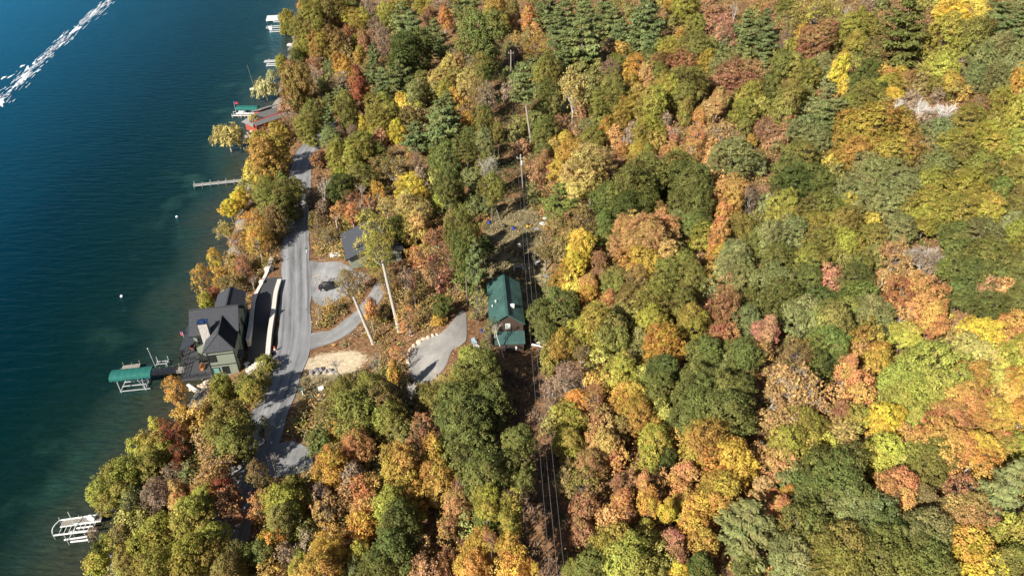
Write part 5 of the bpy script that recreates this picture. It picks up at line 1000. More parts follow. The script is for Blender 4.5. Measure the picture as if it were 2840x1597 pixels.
# ------------------------------------------------------------------ vehicles
def car(name, loc, rz, label, body='carpaint', L=4.6, W=1.85, pick=False):
    e = empty(name, loc, label, 'car', rz)
    n = 15; prof = [(-.5, .62, .84, 0), (-.485, .35, .93, 0), (-.42, .25, .97, 0), (-.3, .24, 1.0, 0), (0, .24, 1.02, 0), (.25, .24, .99, 0), (.4, .26, .9, 0), (.48, .34, .8, 0), (.5, .5, .72, 0)]
    q = MB(); rings = []
    for t, z0, z1, _ in prof:
        w = W / 2 * (1 - .25 * max(0, abs(t) - .4) / .1 * .6)
        rings.append([(t * L, -w * .93, z0), (t * L, -w, (z0 + z1) / 2), (t * L, -w * .9, z1), (t * L, 0, z1 + .03), (t * L, w * .9, z1), (t * L, w, (z0 + z1) / 2), (t * L, w * .93, z0)])
    vs = [p for r in rings for p in r]; m = 7; fs = []
    for i in range(len(rings) - 1):
        for j in range(m - 1): fs.append((i * m + j, (i + 1) * m + j, (i + 1) * m + j + 1, i * m + j + 1))
        fs.append((i * m + m - 1, (i + 1) * m + m - 1, (i + 1) * m, i * m))
    fs += [tuple(range(m)), tuple(range((len(rings) - 1) * m, len(rings) * m))[::-1]]
    q.add(vs, fs); q.build('body', M[body], e, smooth=False)
    a = [(-.42, .95), (-.3, 1.38), (.02, 1.45), (.13, 1.4), (.27, .97)] if not pick else [(-.08, .95), (-.05, 1.6), (.1, 1.65), (.16, 1.6), (.27, .97)]
    q = MB(); gl = MB(); W1, W2 = W * .44, W * .36
    for i in range(len(a) - 1):
        (x0, z0), (x1, z1) = a[i], a[i + 1]
        wa = W1 - (W1 - W2) * min(1, (z0 - .95) / .43); wb = W1 - (W1 - W2) * min(1, (z1 - .95) / .43)
        quad = [(x0 * L, -wa, z0), (x1 * L, -wb, z1), (x1 * L, wb, z1), (x0 * L, wa, z0)]
        (gl if i in (0, len(a) - 2) else q).slab(quad, .05)
        for s_ in (-1, 1):
            gl.add([(x0 * L, s_ * wa, z0), (x1 * L, s_ * wb, z1), (x1 * L, s_ * W1, .95), (x0 * L, s_ * W1, .95)], [(0, 1, 2, 3)])
    q.build('roof', M[body], e); gl.build('window', M['glass'], e)
    for x in (-.3, .31):
        for s_ in (-1, 1):
            q = MB(); q.tube([(x * L, s_ * W * .42, .33), (x * L, s_ * W * .5, .33)], .33, 16); wh = q.build('wheel', M['black'], e)
            q = MB(); q.tube([(x * L, s_ * W * .495, .33), (x * L, s_ * W * .507, .33)], .2, 12); q.build('rim', M['alu'], wh)
    for s_ in (-1, 1):
        q = MB(); q.box(-.503 * L, -.47 * L, s_ * W * .36 - .16, s_ * W * .36 + .16, .66, .86); q.build('tail_light', M['red_lamp'], e)
        q = MB(); q.box(.475 * L, .5 * L, s_ * W * .32 - .15, s_ * W * .32 + .15, .58, .7); q.build('headlight', M['white'], e)
    return e
p, t = hit(916, 800); car('parked_car', (p.x, p.y, p.z + .07), .15, 'dark car with red tail light parked on gravel behind bare twigs', L=4.7)
p, t = hit(840, 1492); car('parked_car', (p.x, p.y, p.z + .02), 1.7, 'black car half hidden under orange trees at the bottom', L=4.9)

# ------------------------------------------------------------------ cabin with the green metal roof
def cabin():
    C0 = Vector((-.85, 97.5, 11.4)); e2 = math.atan2(-.066, .998) * -1
    E = empty('cabin', C0, 'brown board cabin with ribbed green metal roof and small lean-to on its front', 'house', math.atan2(.066, .998))
    h = 5.5; rz_ = 7.45; hw = 3.15; Ln = 12.9
    w = MB(); w.box(-2.85, 2.85, 0, 12.5, -1.5, h)
    for y0, y1 in ((.0, .15), (12.35, 12.5)):
        k = len(w.v); w.v += [(-2.85, y0, h), (2.85, y0, h), (0, y0, h + 1.78), (-2.85, y1, h), (2.85, y1, h), (0, y1, h + 1.78)]
        w.f += [(k, k + 1, k + 2), (k + 3, k + 5, k + 4), (k, k + 2, k + 5, k + 3), (k + 1, k + 4, k + 5, k + 2)]
    for i in range(20):                                             # board and batten
        x = -2.8 + i * .295; hh = h + (1.78 * (1 - abs(x) / 2.85)) - .1; w.box(x - .03, x + .03, -.03, 0, -1.5, hh)
    for i in range(40): w.box(-2.88, -2.85, .15 + i * .31, .2 + i * .31, -1.5, h)
    w.build('wall', M['brown_wood'], E)
    for s_, nm in ((-1, 'left'), (1, 'right')):
        r = MB(); z0, z1 = h - .18, rz_
        r.slab([(s_ * hw, -.35, z0), (0, -.35, z1), (0, Ln - .1, z1), (s_ * hw, Ln - .1, z0)], .1)
        n = 46
        for i in range(n):
            y = -.3 + i * (Ln + .15) / (n - 1); r.bar((s_ * hw, y, z0 + .02), (0, y, z1 + .02), .06, .055)
        r.bar((s_ * hw, -.37, z0 - .06), (0, -.37, z1 - .06), .05, .2)
        ro = r.build('roof', M['green_metal'], E); ro['label'] = nm + ' slope of the green roof'
        if s_ < 0:
            for (x, y, hh, rr) in ((-1.75, 5.1, .35, .16), (-2.4, 4.3, .3, .1)):
                zz = z1 + (z0 - z1) * abs(x) / hw; q = MB(); q.tube([(x, y, zz), (x, y, zz + hh)], rr * .7, 10); q.lathe((x, y, zz), [(rr * 1.5, hh), (rr * 1.4, hh + .12), (rr * .3, hh + .26)], 12); q.build('vent', M['alu'], ro)
        else:
            x, y = 1.15, 3.1; zz = z1 + (z0 - z1) * abs(x) / hw
            q = MB(); q.box(x - .3, x + .3, y - .3, y + .3, zz - .3, zz + .35); q.box(x - .36, x + .36, y - .36, y + .36, zz + .35, zz + .45); q.build('vent', M['white'], ro, bevel=.05)
            q = MB()
            for i in range(9): yy = 2.5 + i * .5; xx = 2.45; zz = z1 + (z0 - z1) * xx / hw; q.box(xx - .05, xx + .05, yy - .05, yy + .05, zz, zz + .14)
            q.build('shadow_blocks', M['dark_trim'], ro)  # row of dark blocks added in place of a shadow bar on this slope
    r = MB(); r.bar((0, -.4, rz_ + .05), (0, Ln - .05, rz_ + .05), .42, .09); r.build('ridge_cap', M['green_metal'], E)
    l = MB(); l.box(-1.45, 2.85, -1.75, -.03, -1.6, 2.2); k = len(l.v)
    for i in range(15): l.box(-1.4 + i * .3 - .03, -1.4 + i * .3 + .03, -1.78, -1.75, -1.6, 2.2)
    l.build('lean_to_wall', M['brown_wood'], E)
    r = MB(); r.slab([(-2.3, -.03, 3.6), (3.05, -.03, 3.6), (3.05, -2.1, 2.25), (-2.3, -2.1, 2.25)], .1)
    for i in range(18): x = -2.25 + i * .31; r.bar((x, -.05, 3.62), (x, -2.1, 2.27), .05, .055)
    r.build('porch_roof', M['green_metal'], E)
    window(E, (.1, -.03, 4.75), .85, 1.1, 'x', -1, 'pale_glass', fr='white')
    wf = window(E, (.75, -1.78, 1.15), 1.9, 1.05, 'x', -1, 'glass', bars=False, fr='brown_wood')
    q = MB(); q.box(1.32, 1.62, -1.84, -1.82, .72, 1.58); q.build('blind', M['white'], wf)
    q = MB(); q.box(1.1, 1.16, -1.86, -1.78, .7, 1.6); q.build('mullion', M['brown_wood'], wf)
    q = MB(); q.box(1.75, 1.81, -1.86, -1.78, .7, 1.6); q.box(-.08, -.02, -1.86, -1.8, .7, 1.6); q.build('trim', M['brown_wood'], wf)
    d = MB()
    for i in range(40): d.box(-7.6, -2.95, -.9 + i * .2, -.9 + i * .2 + .17, -.1, 0)
    for i in range(17): d.box(-7.5 + i * .28, -7.5 + i * .28 + .2, -.95, -.9, -1.2, 0)
    d.build('deck', M['deck_wood'], E)['label'] = 'side deck of brown planks'
    d = MB()
    for i in range(12): d.box(-.9, 4.6, -4.2 + i * .2, -4.2 + i * .2 + .17, -1.15, -1.05)
    d.build('deck', M['deck_wood'], E)['label'] = 'shaded low deck before the lean-to'
    q = MB()
    for i in range(8): x = -.8 + i * .76; q.bar((x, -4.15, -1.2), (x, -4.15, -.1), .07)
    q.bar((-.9, -4.15, -.1), (4.6, -4.15, -.1), .07); q.build('railing', M['dark_trim'], E)
    return E
CB = cabin()
def patio_chair(loc, rz, m, label):
    e = empty('patio_chair', loc, label, 'chair', rz, 'chairs on the cabin deck')
    q = MB()
    for i in range(5): q.box(-.28, .28, -.3 + i * .12, -.3 + i * .12 + .1, .34 + .01 * i, .37 + .01 * i)
    q.build('seat', M[m], e)
    q = MB()
    for i in range(5): q.slab([(-.29 + i * .12, .28, .32), (-.19 + i * .12, .28, .32), (-.18 + i * .13, .6, 1.05), (-.3 + i * .13, .6, 1.05)], .03)
    q.build('backrest', M[m], e)
    for s_ in (-1, 1):
        q = MB(); q.box(s_ * .36 - .06, s_ * .36 + .06, -.35, .4, .55, .58); q.build('armrest', M[m], e)
        q = MB(); q.bar((s_ * .34, -.28, 0), (s_ * .34, -.28, .55), .08, .05); q.build('leg', M[m], e)
        q = MB(); q.bar((s_ * .34, .45, 0), (s_ * .34, .1, .4), .08, .05); q.build('leg', M[m], e)
def cl(x, y, z):
    a = math.atan2(.066, .998); return Vector((-.85 + x * math.cos(a) - y * math.sin(a), 97.5 + x * math.sin(a) + y * math.cos(a), 11.4 + z))
patio_chair(cl(-5.9, 1.2, 0), .5, 'paleblue', 'pale blue slatted chair on the cabin side deck, farther from the camera')
patio_chair(cl(-5.5, -.1, 0), .9, 'white', 'white slatted chair on the cabin side deck, nearer the camera')
patio_chair(cl(-4.2, 4.6, 0), 2.2, 'blue', 'blue chair at the back of the cabin side deck under thin branches')
def log(p, q_, r, m, label):
    q = MB(); p, q_ = Vector(p), Vector(q_); mid = p.lerp(q_, .5) + Vector((.1, .05, .05)); q.tube([p, mid, q_], [r, r * .9, r * .6], 9); q.tube([mid, mid + Vector((.5, .7, .5))], [r * .4, r * .15], 6)
    tag(q.build('fallen_log', M[m], smooth=True), label, 'log')
a, b_ = hit(1474, 966)[0], hit(1509, 972)[0]; log(a + Vector((0, 0, .9)), b_ + Vector((0, 0, .7)), .2, 'white_bark', 'white fallen birch log right of the cabin in the shade')
a, b_ = hit(1488, 955)[0], hit(1520, 948)[0]; log(a + Vector((0, 0, .3)), b_ + Vector((0, 0, .5)), .16, 'pale_bark', 'grey fallen log behind the white birch log')

# ------------------------------------------------------------------ yard things in the clearing
def c6(x, y): return 1380 + x / 3.411, 560 + y / 3.411
def put(u, v): return hit(u, v)[0]
p = put(*c6(200, 640)); e = empty('trestle_table', tuple(p), 'plank table on two white trestles in the yard behind the cabin', 'table', .05)
q = MB(); q.box(-1.1, 1.1, -.35, .35, .72, .8); q.build('top', M['weathered'], e)
for x in (-.95, .95):
    q = MB(); q.box(x - .15, x + .15, -.3, .3, 0, .72); q.build('trestle', M['white'], e)
p = put(*c6(200, 515)); e = empty('bird_house', tuple(p), 'small white bird house on a tall post in the yard', 'bird house')
q = MB(); q.bar((0, 0, -.2), (0, 0, 2.6), .1); q.build('post', M['pole'], e)
q = MB(); q.box(-.22, .22, -.2, .2, 2.6, 3.0); q.build('box', M['white'], e); q = MB(); q.slab([(-.3, -.28, 2.98), (.3, -.28, 2.98), (.3, 0, 3.2), (-.3, 0, 3.2)], .04); q.slab([(-.3, .28, 2.98), (.3, .28, 2.98), (.3, 0, 3.2), (-.3, 0, 3.2)], .04); q.build('roof', M['white'], e)
p = put(*c6(305, 565)); e = empty('firewood_rack', tuple(p), 'dark open rack of firewood right of the wires in the yard', 'rack')
q = MB()
for x in (-.9, .9):
    for y in (-.4, .4): q.box(x - .06, x + .06, y - .06, y + .06, 0, 1.2)
q.slab([(-1.05, -.6, 1.2), (1.05, -.6, 1.2), (1.05, .6, 1.4), (-1.05, .6, 1.4)], .06); q.build('frame', M['dark_trim'], e)
q = MB()
for i in range(6):
    for j in range(4): q.tube([(-.75 + i * .3, -.35, .18 + j * .24), (-.75 + i * .3, .35, .18 + j * .24)], .12, 7)
q.build('firewood', M['bark'], e)
def pallet(u, v, rz, label, tilt=0., m='white'):
    p = put(u, v); e = empty('pallet', tuple(p + Vector((0, 0, .05))), label, 'pallet', rz, 'pallets in the yard'); e.rotation_euler = (tilt, 0, rz)
    q = MB()
    for i in range(6): q.box(-.6, .6, -.6 + i * .22, -.6 + i * .22 + .16, .12, .15)
    q.build('deck', M[m], e)
    for x in (-.5, 0, .5):
        q = MB(); q.box(x - .05, x + .05, -.6, .66, 0, .118); q.build('runner', M[m], e)
pallet(*c6(375, 575), .2, 'white pallet leaning beside the firewood rack', .5); pallet(*c6(372, 262), .1, 'pale pallet lying right of the yellow mower', 0, 'weathered'); pallet(*c6(460, 165), .5, 'white pallet at the edge of the bright green pine', .2); pallet(*c6(465, 705), .3, 'grey pallet lying behind the cabin at the right edge of the yard', 0, 'weathered'); pallet(*c6(430, 210), .9, 'white broken pallet below the one near the bright pine', .1)
p = put(*c6(293, 238)); e = empty('lawn_mower', tuple(p), 'yellow mower with dark handle standing on the grass under the wires', 'mower', .6)
q = MB(); q.box(-.55, .55, -.4, .4, .2, .5); q.build('deck', M['yellow'], e, bevel=.08); q = MB(); q.box(-.25, .3, -.22, .22, .5, .85); q.build('engine', M['black'], e, bevel=.05); q = MB(); q.tube([(.5, -.3, .4), (1.3, -.3, 1.15), (1.3, .3, 1.15), (.5, .3, .4)], .04); q.build('handle', M['black'], e)
for x in (-.45, .45):
    for y in (-.45, .45):
        q = MB(); q.tube([(x, y - .05, .2), (x, y + .05, .2)], .2, 12); q.build('wheel', M['black'], e)
def barrel(u, v, m, label):
    p = put(u, v); e = empty('barrel', tuple(p), label, 'barrel', 0, 'barrels in the yard')
    q = MB(); q.lathe((0, 0, 0), [(.28, 0), (.31, .2), (.32, .45), (.31, .7), (.28, .9)], 16); q.build('body', M[m], e, smooth=False); q = MB(); q.lathe((0, 0, 0), [(.3, .9), (.29, .95)], 16); q.build('lid', M['black'], e)
barrel(*c6(150, 268), 'blue', 'blue barrel on shaded grass left of the wires'); barrel(*c6(72, 250), 'black', 'black barrel on shaded grass beside the blue one'); barrel(1357, 622, 'blue', 'blue barrel under the trees at the left edge of the yard')

# ------------------------------------------------------------------ poles and wires
def upole(base, h, label, lean=(0, 0), cross=True, tr=False):
    e = empty('utility_pole', tuple(base), label, 'utility pole')
    q = MB(); q.tube([(0, 0, -1), (lean[0] * .5, lean[1] * .5, h * .5), (lean[0], lean[1], h)], [.19, .16, .12], 10); q.build('mast', M['pole'], e, smooth=True)
    if cross:
        q = MB(); q.box(-.9 + lean[0], .9 + lean[0], -.06 + lean[1], .06 + lean[1], h - .75, h - .6); q.build('crossarm', M['pole'], e)
        for x in (-.8, .8, 0):
            q = MB(); zz = h - .6 if x else h; q.lathe((x + lean[0], lean[1], zz), [(.04, 0), (.09, .1), (.06, .16), (.09, .22), (.03, .32)], 10); q.build('insulator', M['white'], e)
    if tr:
        q = MB(); q.lathe((.32 + lean[0], -.25 + lean[1], h - 2.2), [(.26, 0), (.28, .1), (.28, .9), (.2, 1.0)], 14); q.build('transformer', M['alu'], e)
    return e
pb = hit(1453, 553)[0]
zt_ = pb.z + 8
while project((pb.x - .9, pb.y, zt_))[1] > 432 and zt_ < 60: zt_ += .1
PT = Vector((pb.x - .9, pb.y, zt_)); ph = zt_ - pb.z
P1 = upole(pb, ph, 'tall wooden pole with grey transformer carrying wires in the clearing', (-.9, 0), True, True)
pb2 = Vector((-2.5, PT.y + 62, 0)); pb2 = hit(1417, 232)[0]; zt2 = pb2.z + 10.5
upole(pb2, 10.5, 'far wooden pole with white insulators in the dark gap higher up')
pb3 = Vector((4.2, 56, gz(4.2, 56))); 
def wire(a, b_, sag, label, r=.018):
    q = MB(); n = 40; pts = []
    for i in range(n + 1):
        t = i / n; p = Vector(a).lerp(Vector(b_), t); p.z -= sag * 4 * t * (1 - t); pts.append(p)
    q.tube(pts, r, 4); tag(q.build('overhead_wire', M['wire']), label, 'wire', 'overhead wires of the clearing')
T3 = Vector((5.2, 36, gz(5.2, 36) + 11))
for dx, nm in ((-.8, 'left'), (.8, 'right')):
    wire((PT.x + dx, PT.y, PT.z - .35), (pb2.x + dx, pb2.y, zt2 - .3), 1.6, '%s wire from the transformer pole up to the far pole' % nm)
    wire((PT.x + dx, PT.y, PT.z - .35), (T3.x + dx, T3.y, T3.z), 2.2, '%s upper wire running down the clearing past the cabin' % nm)
wire((PT.x + .2, PT.y, PT.z - 2.6), (T3.x + .2, T3.y, T3.z - 2), 2.4, 'lowest cable running down the clearing past the cabin', .026)

# ------------------------------------------------------------------ shed with slate roof among the trees
def shed():
    # ridge runs away from the camera to the right; left slope faces the parking area
    a = at(948, 665, 12.2); E = empty('shed', (-31.7, 129.5, 8.3), 'sage green shed with large dark slate roof half hidden behind the yellow-green tree', 'house', .31)
    w = MB(); w.box(-3.9, 7.5, 0, 10.5, -1.5, 3.0); w.build('wall', M['sage'], E)
    r = MB(); z0, z1 = 2.9, 5.4
    r.slab([(-4.6, -.6, z0), (1.8, -.6, z1), (1.8, 11.2, z1), (-4.6, 11.2, z0)], .2); r.slab([(8.2, -.6, z0), (8.2, 11.2, z0), (1.8, 11.2, z1), (1.8, -.6, z1)], .2); r.bar((1.8, -.62, z1 + .02), (1.8, 11.22, z1 + .02), .3, .1)
    rf = r.build('roof', M['slate'], E)
    g = MB(); k = 0; g.add([(-3.9, 0, 3.0), (7.5, 0, 3.0), (1.8, 0, 5.15), (-3.9, .15, 3.0), (7.5, .15, 3.0), (1.8, .15, 5.15)], [(0, 1, 2), (3, 5, 4), (0, 2, 5, 3), (1, 4, 5, 2)]); g.build('gable', M['sage'], E)
    g = MB(); g.bar((-4.62, -.6, z0 - .1), (1.8, -.62, z1 - .1), .08, .3); g.bar((8.2, -.6, z0 - .1), (1.8, -.62, z1 - .1), .08, .3); g.build('fascia', M['dark_trim'], rf)
    window(E, (.2, 0, 1.5), 1.3, .9, 'x', -1); window(E, (5.5, 0, 1.6), 1.1, 1.3, 'x', -1)
    q = MB(); q.box(4.0, 5.0, 6.0, 6.9, 3.4, 5.6); q.box(3.9, 5.1, 5.9, 7.0, 5.6, 5.75); q.build('chimney', M['white'], rf)
    return E
shed()

# ------------------------------------------------------------------ docks and lifts
def frame_at(o, xdir):
    return math.atan2(xdir[1], xdir[0])
def dock(name, a, b_, w, z, label, cat='dock', boards=True, m='weathered', posts=6, frame='alu', gap=.15, rail=False):
    a, b_ = Vector((a[0], a[1], 0)), Vector((b_[0], b_[1], 0)); L = (b_ - a).length; rz = math.atan2(b_.y - a.y, b_.x - a.x)
    e = empty(name, (a.x, a.y, 0), label, cat, rz)
    if boards:
        q = MB(); n = int(L / (gap + .02))
        for i in range(n): q.box(i * L / n, i * L / n + gap, -w / 2, w / 2, z - .05, z)
        q.build('deck', M[m], e)
    q = MB()
    for s_ in (-1, 1): q.box(0, L, s_ * w / 2 - .05 + (s_ * .055), s_ * w / 2 + .05 + (s_ * .055), z - .22, z - .02 if boards else z)
    nb = int(L / 1.2)
    for i in range(nb + 1): q.box(i * L / nb - .03, i * L / nb + .03, -w / 2, w / 2, z - .2, z - .07)
    q.build('frame', M[frame], e)
    for i in range(posts):
        for s_ in (-1, 1):
            q = MB(); x = .15 + (L - .3) * i / max(1, posts - 1); q.tube([(x, s_ * (w / 2 + .16), -2.2), (x, s_ * (w / 2 + .16), z + (.75 if (i % 2 == 0) else .3))], .06, 8); q.build('post', M[frame], e)
    if rail:
        q = MB(); q.bar((0, w / 2 + .16, z + .8), (L, w / 2 + .16, z + .8), .06)
        q.build('railing', M[frame], e)
    return e
def W0(u, v, z=.7): return at(u, v, z)
def cr4(x, y): return 290 + x / 5.393, 960 + y / 5.393
a, b_ = W0(*cr4(1215, 340)), W0(*cr4(700, 385)); dock('dock', b_, a, 1.5, .7, 'weathered plank dock running from the lake house deck to the canopied lift', frame='weathered')
a, b_ = W0(*cr4(258, 330)), W0(*cr4(525, 295)); dock('dock', a, b_, 1.5, .7, 'plank swim platform with tall posts beyond the green canopy', posts=3, frame='weathered')
q = MB(); a, b_ = at(*cr4(1210, 330), .75), hl(-10.6, 3.5, 2.2); q.bar(a, b_, 1.2, .12); tag(q.build('gangway', M['weathered']), 'short plank gangway joining the dock to the lake house deck', 'gangway')
def canopy_lift(c, L, W, rz, z, label, beams=True, canvas='green_canvas'):
    e = empty('boat_lift', (c.x, c.y, 0), label, 'boat lift', rz)
    q = MB(); n = 9; nx = 13; vs = []
    for i in range(nx):
        x = -L / 2 + L * i / (nx - 1); sag = .05 * math.sin(i * math.pi)
        for j in range(n):
            th = math.pi * j / (n - 1); yy = -math.cos(th) * W / 2; zz = z - .35 + .75 * math.sin(th) ** .7 - .03 * (i % 2)
            vs.append((x, yy, zz))
    fs = [(i * n + j, (i + 1) * n + j, (i + 1) * n + j + 1, i * n + j + 1) for i in range(nx - 1) for j in range(n - 1)]
    k = len(vs); vs2 = vs + [(x, y * .985, zz - .03) for x, y, zz in vs]; fs2 = fs + [tuple(k + t for t in f)[::-1] for f in fs]
    q.add(vs2, fs2)
    for s_ in (-1, 1):                                              # scalloped valance
        for i in range(nx - 1):
            x0 = -L / 2 + L * i / (nx - 1); x1 = -L / 2 + L * (i + 1) / (nx - 1); q.add([(x0, s_ * W / 2, z - .35), (x1, s_ * W / 2, z - .35), (x1 - .1, s_ * W / 2, z - .6), ((x0 + x1) / 2, s_ * W / 2, z - .68), (x0 + .1, s_ * W / 2, z - .6)], [(0, 1, 2, 3, 4)])
    q.build('canopy', M[canvas], e, smooth=False)
    for x in (-L * .3, L * .3):
        for y in (-W / 2 - .35, W / 2 - .2):
            q = MB(); q.bar((x, y, -2), (x, y, z - .45), .12); q.build('post', M['alu'], e)
        q = MB(); q.bar((x, -W / 2 - .35, .35), (x, W / 2 - .2, .35), .12); q.build('cross_beam', M['alu'], e)
    q = MB()
    if beams:
        q.bar((-L * .32, -W / 2 - .35, .35), (L * .42, -W / 2 - .35, .35), .14); q.bar((L * .3, -W / 2 - .35, .4), (L * .42, -W / 2 + .3, z - .5), .08); q.bar((L * .3, -W / 2 - .35, .4), (L * .15, -W / 2 + .2, z - .6), .08)
    for y in (-.6, .6): q.bar((-L * .3, y, .55), (L * .3, y, .55), .16)
    q.build('bunk', M['alu'], e)
    return e
c0 = (at(*cr4(75, 535), 2.7) + at(*cr4(700, 470), 2.7)) / 2; c1_ = (at(*cr4(125, 365), 2.9) + at(*cr4(735, 300), 2.9)) / 2; cc = (c0 + c1_) / 2
xd = at(*cr4(700, 470), 2.7) - at(*cr4(75, 535), 2.7)
canopy_lift(cc, xd.length * .99, 2.9, math.atan2(xd.y, xd.x), 3.2, 'boat lift under a long dark green canopy beside the near plank dock')
p = at(*cr4(770, 310), 0); e = empty('boat_lift', (p.x, p.y, 0), 'small empty lift frame with tall pole on the far side of the plank dock', 'boat lift', .12)
q = MB(); q.tube([(0, 0, -2), (-.3, .1, 4.6)], .06); q.lathe((-.3, .1, 4.5), [(.1, 0), (.12, .2), (.03, .3)], 8); q.build('mast', M['alu'], e)
q = MB()
for y in (.2, 1.0): q.bar((0, y, .55), (2.2, y, .55), .12)
for x in (.1, 2.1): q.bar((x, 0, .4), (x, 1.2, .4), .1)
q.build('bunk', M['alu'], e)
for x, y in ((.1, 1.2), (2.2, 1.2), (2.2, 0), (.2, .4)):
    q = MB(); q.bar((x, y, -2), (x, y, 1.6), .1); q.build('post', M['alu'], e)
a, b_ = W0(537, 513), W0(672, 499); dock('dock', a, b_, 1.25, .7, 'long narrow grey pier with white end post reaching into the lake', posts=7)
# aluminium dock and empty lift, bottom left
def c5(x, y): return 100 + x / 4.2933, 1350 + y / 4.2933
A1, A2, A3, A4 = [at(*c5(x, y), .9) for x, y in ((285, 395), (800, 320), (205, 575), (720, 512))]
xd = (A2 - A1); rz = math.atan2(xd.y, xd.x); e = empty('dock', (A1.x, A1.y, 0), 'aluminium frame dock with partly boarded deck near the empty lift', 'dock', rz)
Rm = Matrix.Rotation(-rz, 4, 'Z'); loc = lambda p: Rm @ (p - Vector((A1.x, A1.y, 0)))
l1, l2, l3, l4 = loc(A1), loc(A2), loc(A3), loc(A4)
q = MB(); q.bar(l1, l2, .14, .2); q.bar(l3, l4, .14, .2); arc = [l1.lerp(l3, t) + Vector((-.55 * math.sin(math.pi * t), 0, 0)) for t in np.linspace(0, 1, 9)]
for i in range(8): q.bar(arc[i], arc[i + 1], .1, .18)
for i in range(1, 9): t = i / 9; q.bar(l1.lerp(l2, t) + Vector((0, 0, -.1)), l3.lerp(l4, t) + Vector((0, 0, -.1)), .06)
q.build('frame', M['white'], e)
q = MB(); D1, D2 = loc(at(*c5(315, 400), .9)), loc(at(*c5(300, 468), .9)); n = 26; y0, y1 = D2.y, l1.y - .12; Ld = l2.x - D1.x
for i in range(n): q.box(D1.x + i * Ld / n, D1.x + i * Ld / n + Ld / n - .03, y0, y1, .8, .86)
q.build('deck', M['weathered'], e)
q = MB(); q.bar((D1.x, y0 - .05, .84), (l2.x, y0 - .05, .84), .12, .12); q.build('edge_beam', M['white'], e)
for pnt in (l1, l3, l1.lerp(l2, .45), l3.lerp(l4, .45), l1.lerp(l2, .9)):
    q = MB(); q.tube([(pnt.x, pnt.y, -2), (pnt.x, pnt.y, 1.5)], .06); q.build('post', M['alu'], e)
q = MB(); q.bar(loc(at(*c5(375, 295), 2.6)), loc(at(*c5(470, 480), .9)), .09); q.build('davit', M['alu'], e)
B1, B2, B3, B4 = [at(*c5(x, y), .6) for x, y in ((335, 628), (610, 588), (410, 652), (620, 628))]
e = empty('boat_lift', (B1.x, B1.y, 0), 'empty white boat lift with long bunk rails beside the aluminium dock', 'boat lift', rz)
Rl = lambda p: Rm @ (p - Vector((B1.x, B1.y, 0)))
for s_, t_ in ((B1, B2), (B3, B4), (at(*c5(390, 538), .7), at(*c5(700, 515), .7)), (at(*c5(455, 442), .8), at(*c5(690, 418), .8)), (at(*c5(480, 490), .7), at(*c5(680, 465), .7))):
    q = MB(); q.bar(Rl(s_), Rl(t_), .2, .16); q.build('bunk', M['white'], e)
for s_, t_ in ((at(*c5(330, 570), 1.6), at(*c5(395, 685), 0)), (at(*c5(570, 545), 1.4), at(*c5(632, 660), 0)), (at(*c5(395, 610), .5), at(*c5(470, 470), .9))):
    q = MB(); q.bar(Rl(s_), Rl(t_), .1); q.build('cross_beam', M['alu'], e)
p = at(*c5(665, 385), 1.0); e = empty('winch', (p.x, p.y, .9), 'white covered winch wheel at the shore end of the aluminium dock', 'winch')
q = MB(); q.tube([(0, -.15, .5), (0, .15, .5)], .55, 18); q.build('wheel', M['white'], e); q = MB(); q.bar((0, 0, -2.6), (0, 0, .5), .1); q.build('post', M['alu'], e)

# far docks
def boat_hull(parent, L, W, z, m='white'):
    q = MB(); n = 9; rings = []
    for i in range(n):
        t = i / (n - 1); w = W / 2 * (1 - max(0, (t - .55) / .45) ** 2 * .95); x = -L / 2 + L * t
        rings.append([(x, -w, z + .75 + .15 * t), (x, -w * .85, z + .25), (x, 0, z + .05 + .2 * max(0, t - .7)), (x, w * .85, z + .25), (x, w, z + .75 + .15 * t), (x, 0, z + .62)])
    vs = [p for r in rings for p in r]; fs = []
    for i in range(n - 1):
        for j in range(6): fs.append((i * 6 + j, i * 6 + (j + 1) % 6, (i + 1) * 6 + (j + 1) % 6, (i + 1) * 6 + j))
    fs += [tuple(range(6)), tuple(range((n - 1) * 6, n * 6))[::-1]]
    q.add(vs, fs); return q.build('hull', M[m], parent)
def c64(x, y): return 640 + x / 6.3, 270 + y / 6.3
a, b_ = at(*c64(30, 305), .8), at(*c64(590, 300), .8); dock('dock', a, b_, 1.7, .8, 'planked pier with white edge in front of the red cottage', m='weathered', posts=6, rail=True, frame='white')
a, b_ = at(*c64(75, 215), 3), at(*c64(440, 220), 3); xd = b_ - a; cc = (a + b_) / 2 + Vector((.3, 1.6, 0))
canopy_lift(cc, xd.length, 3.4, math.atan2(xd.y, xd.x), 3.4, 'boat lift under a green canopy beside the red cottage pier', False)
e = empty('motor_boat', (cc.x - .6, cc.y, 0), 'white motor boat hanging under the far green canopy', 'boat', math.atan2(xd.y, xd.x)); boat_hull(e, 7.2, 2.3, .75); q = MB(); q.box(-3.9, -3.5, -.3, .3, .9, 1.9); q.build('outboard', M['black'], e, bevel=.08)
q = MB(); q.slab([(.6, -.9, 1.6), (.6, .9, 1.6), (.1, .8, 2.2), (.1, -.8, 2.2)], .04); q.build('windscreen', M['glass'], e)
a = at(*c64(100, 300), .8); flag('flag', (a.x, a.y, .8), 4.8, 'red and white flag on the pole at the end of the cottage pier', w=1.5, ang=.2)
def cc4(x, y): return 600 + x / 3.22, 0 + y / 3.22
a, b_ = at(*cc4(450, 165), 1), at(*cc4(590, 158), 1); e = empty('swim_platform', ((a.x + b_.x) / 2, (a.y + b_.y) / 2, 0), 'broad white platform on legs at the far shore, farthest from the camera', 'platform', math.atan2(b_.y - a.y, b_.x - a.x))
Lp = (b_ - a).length * 1.02; q = MB()
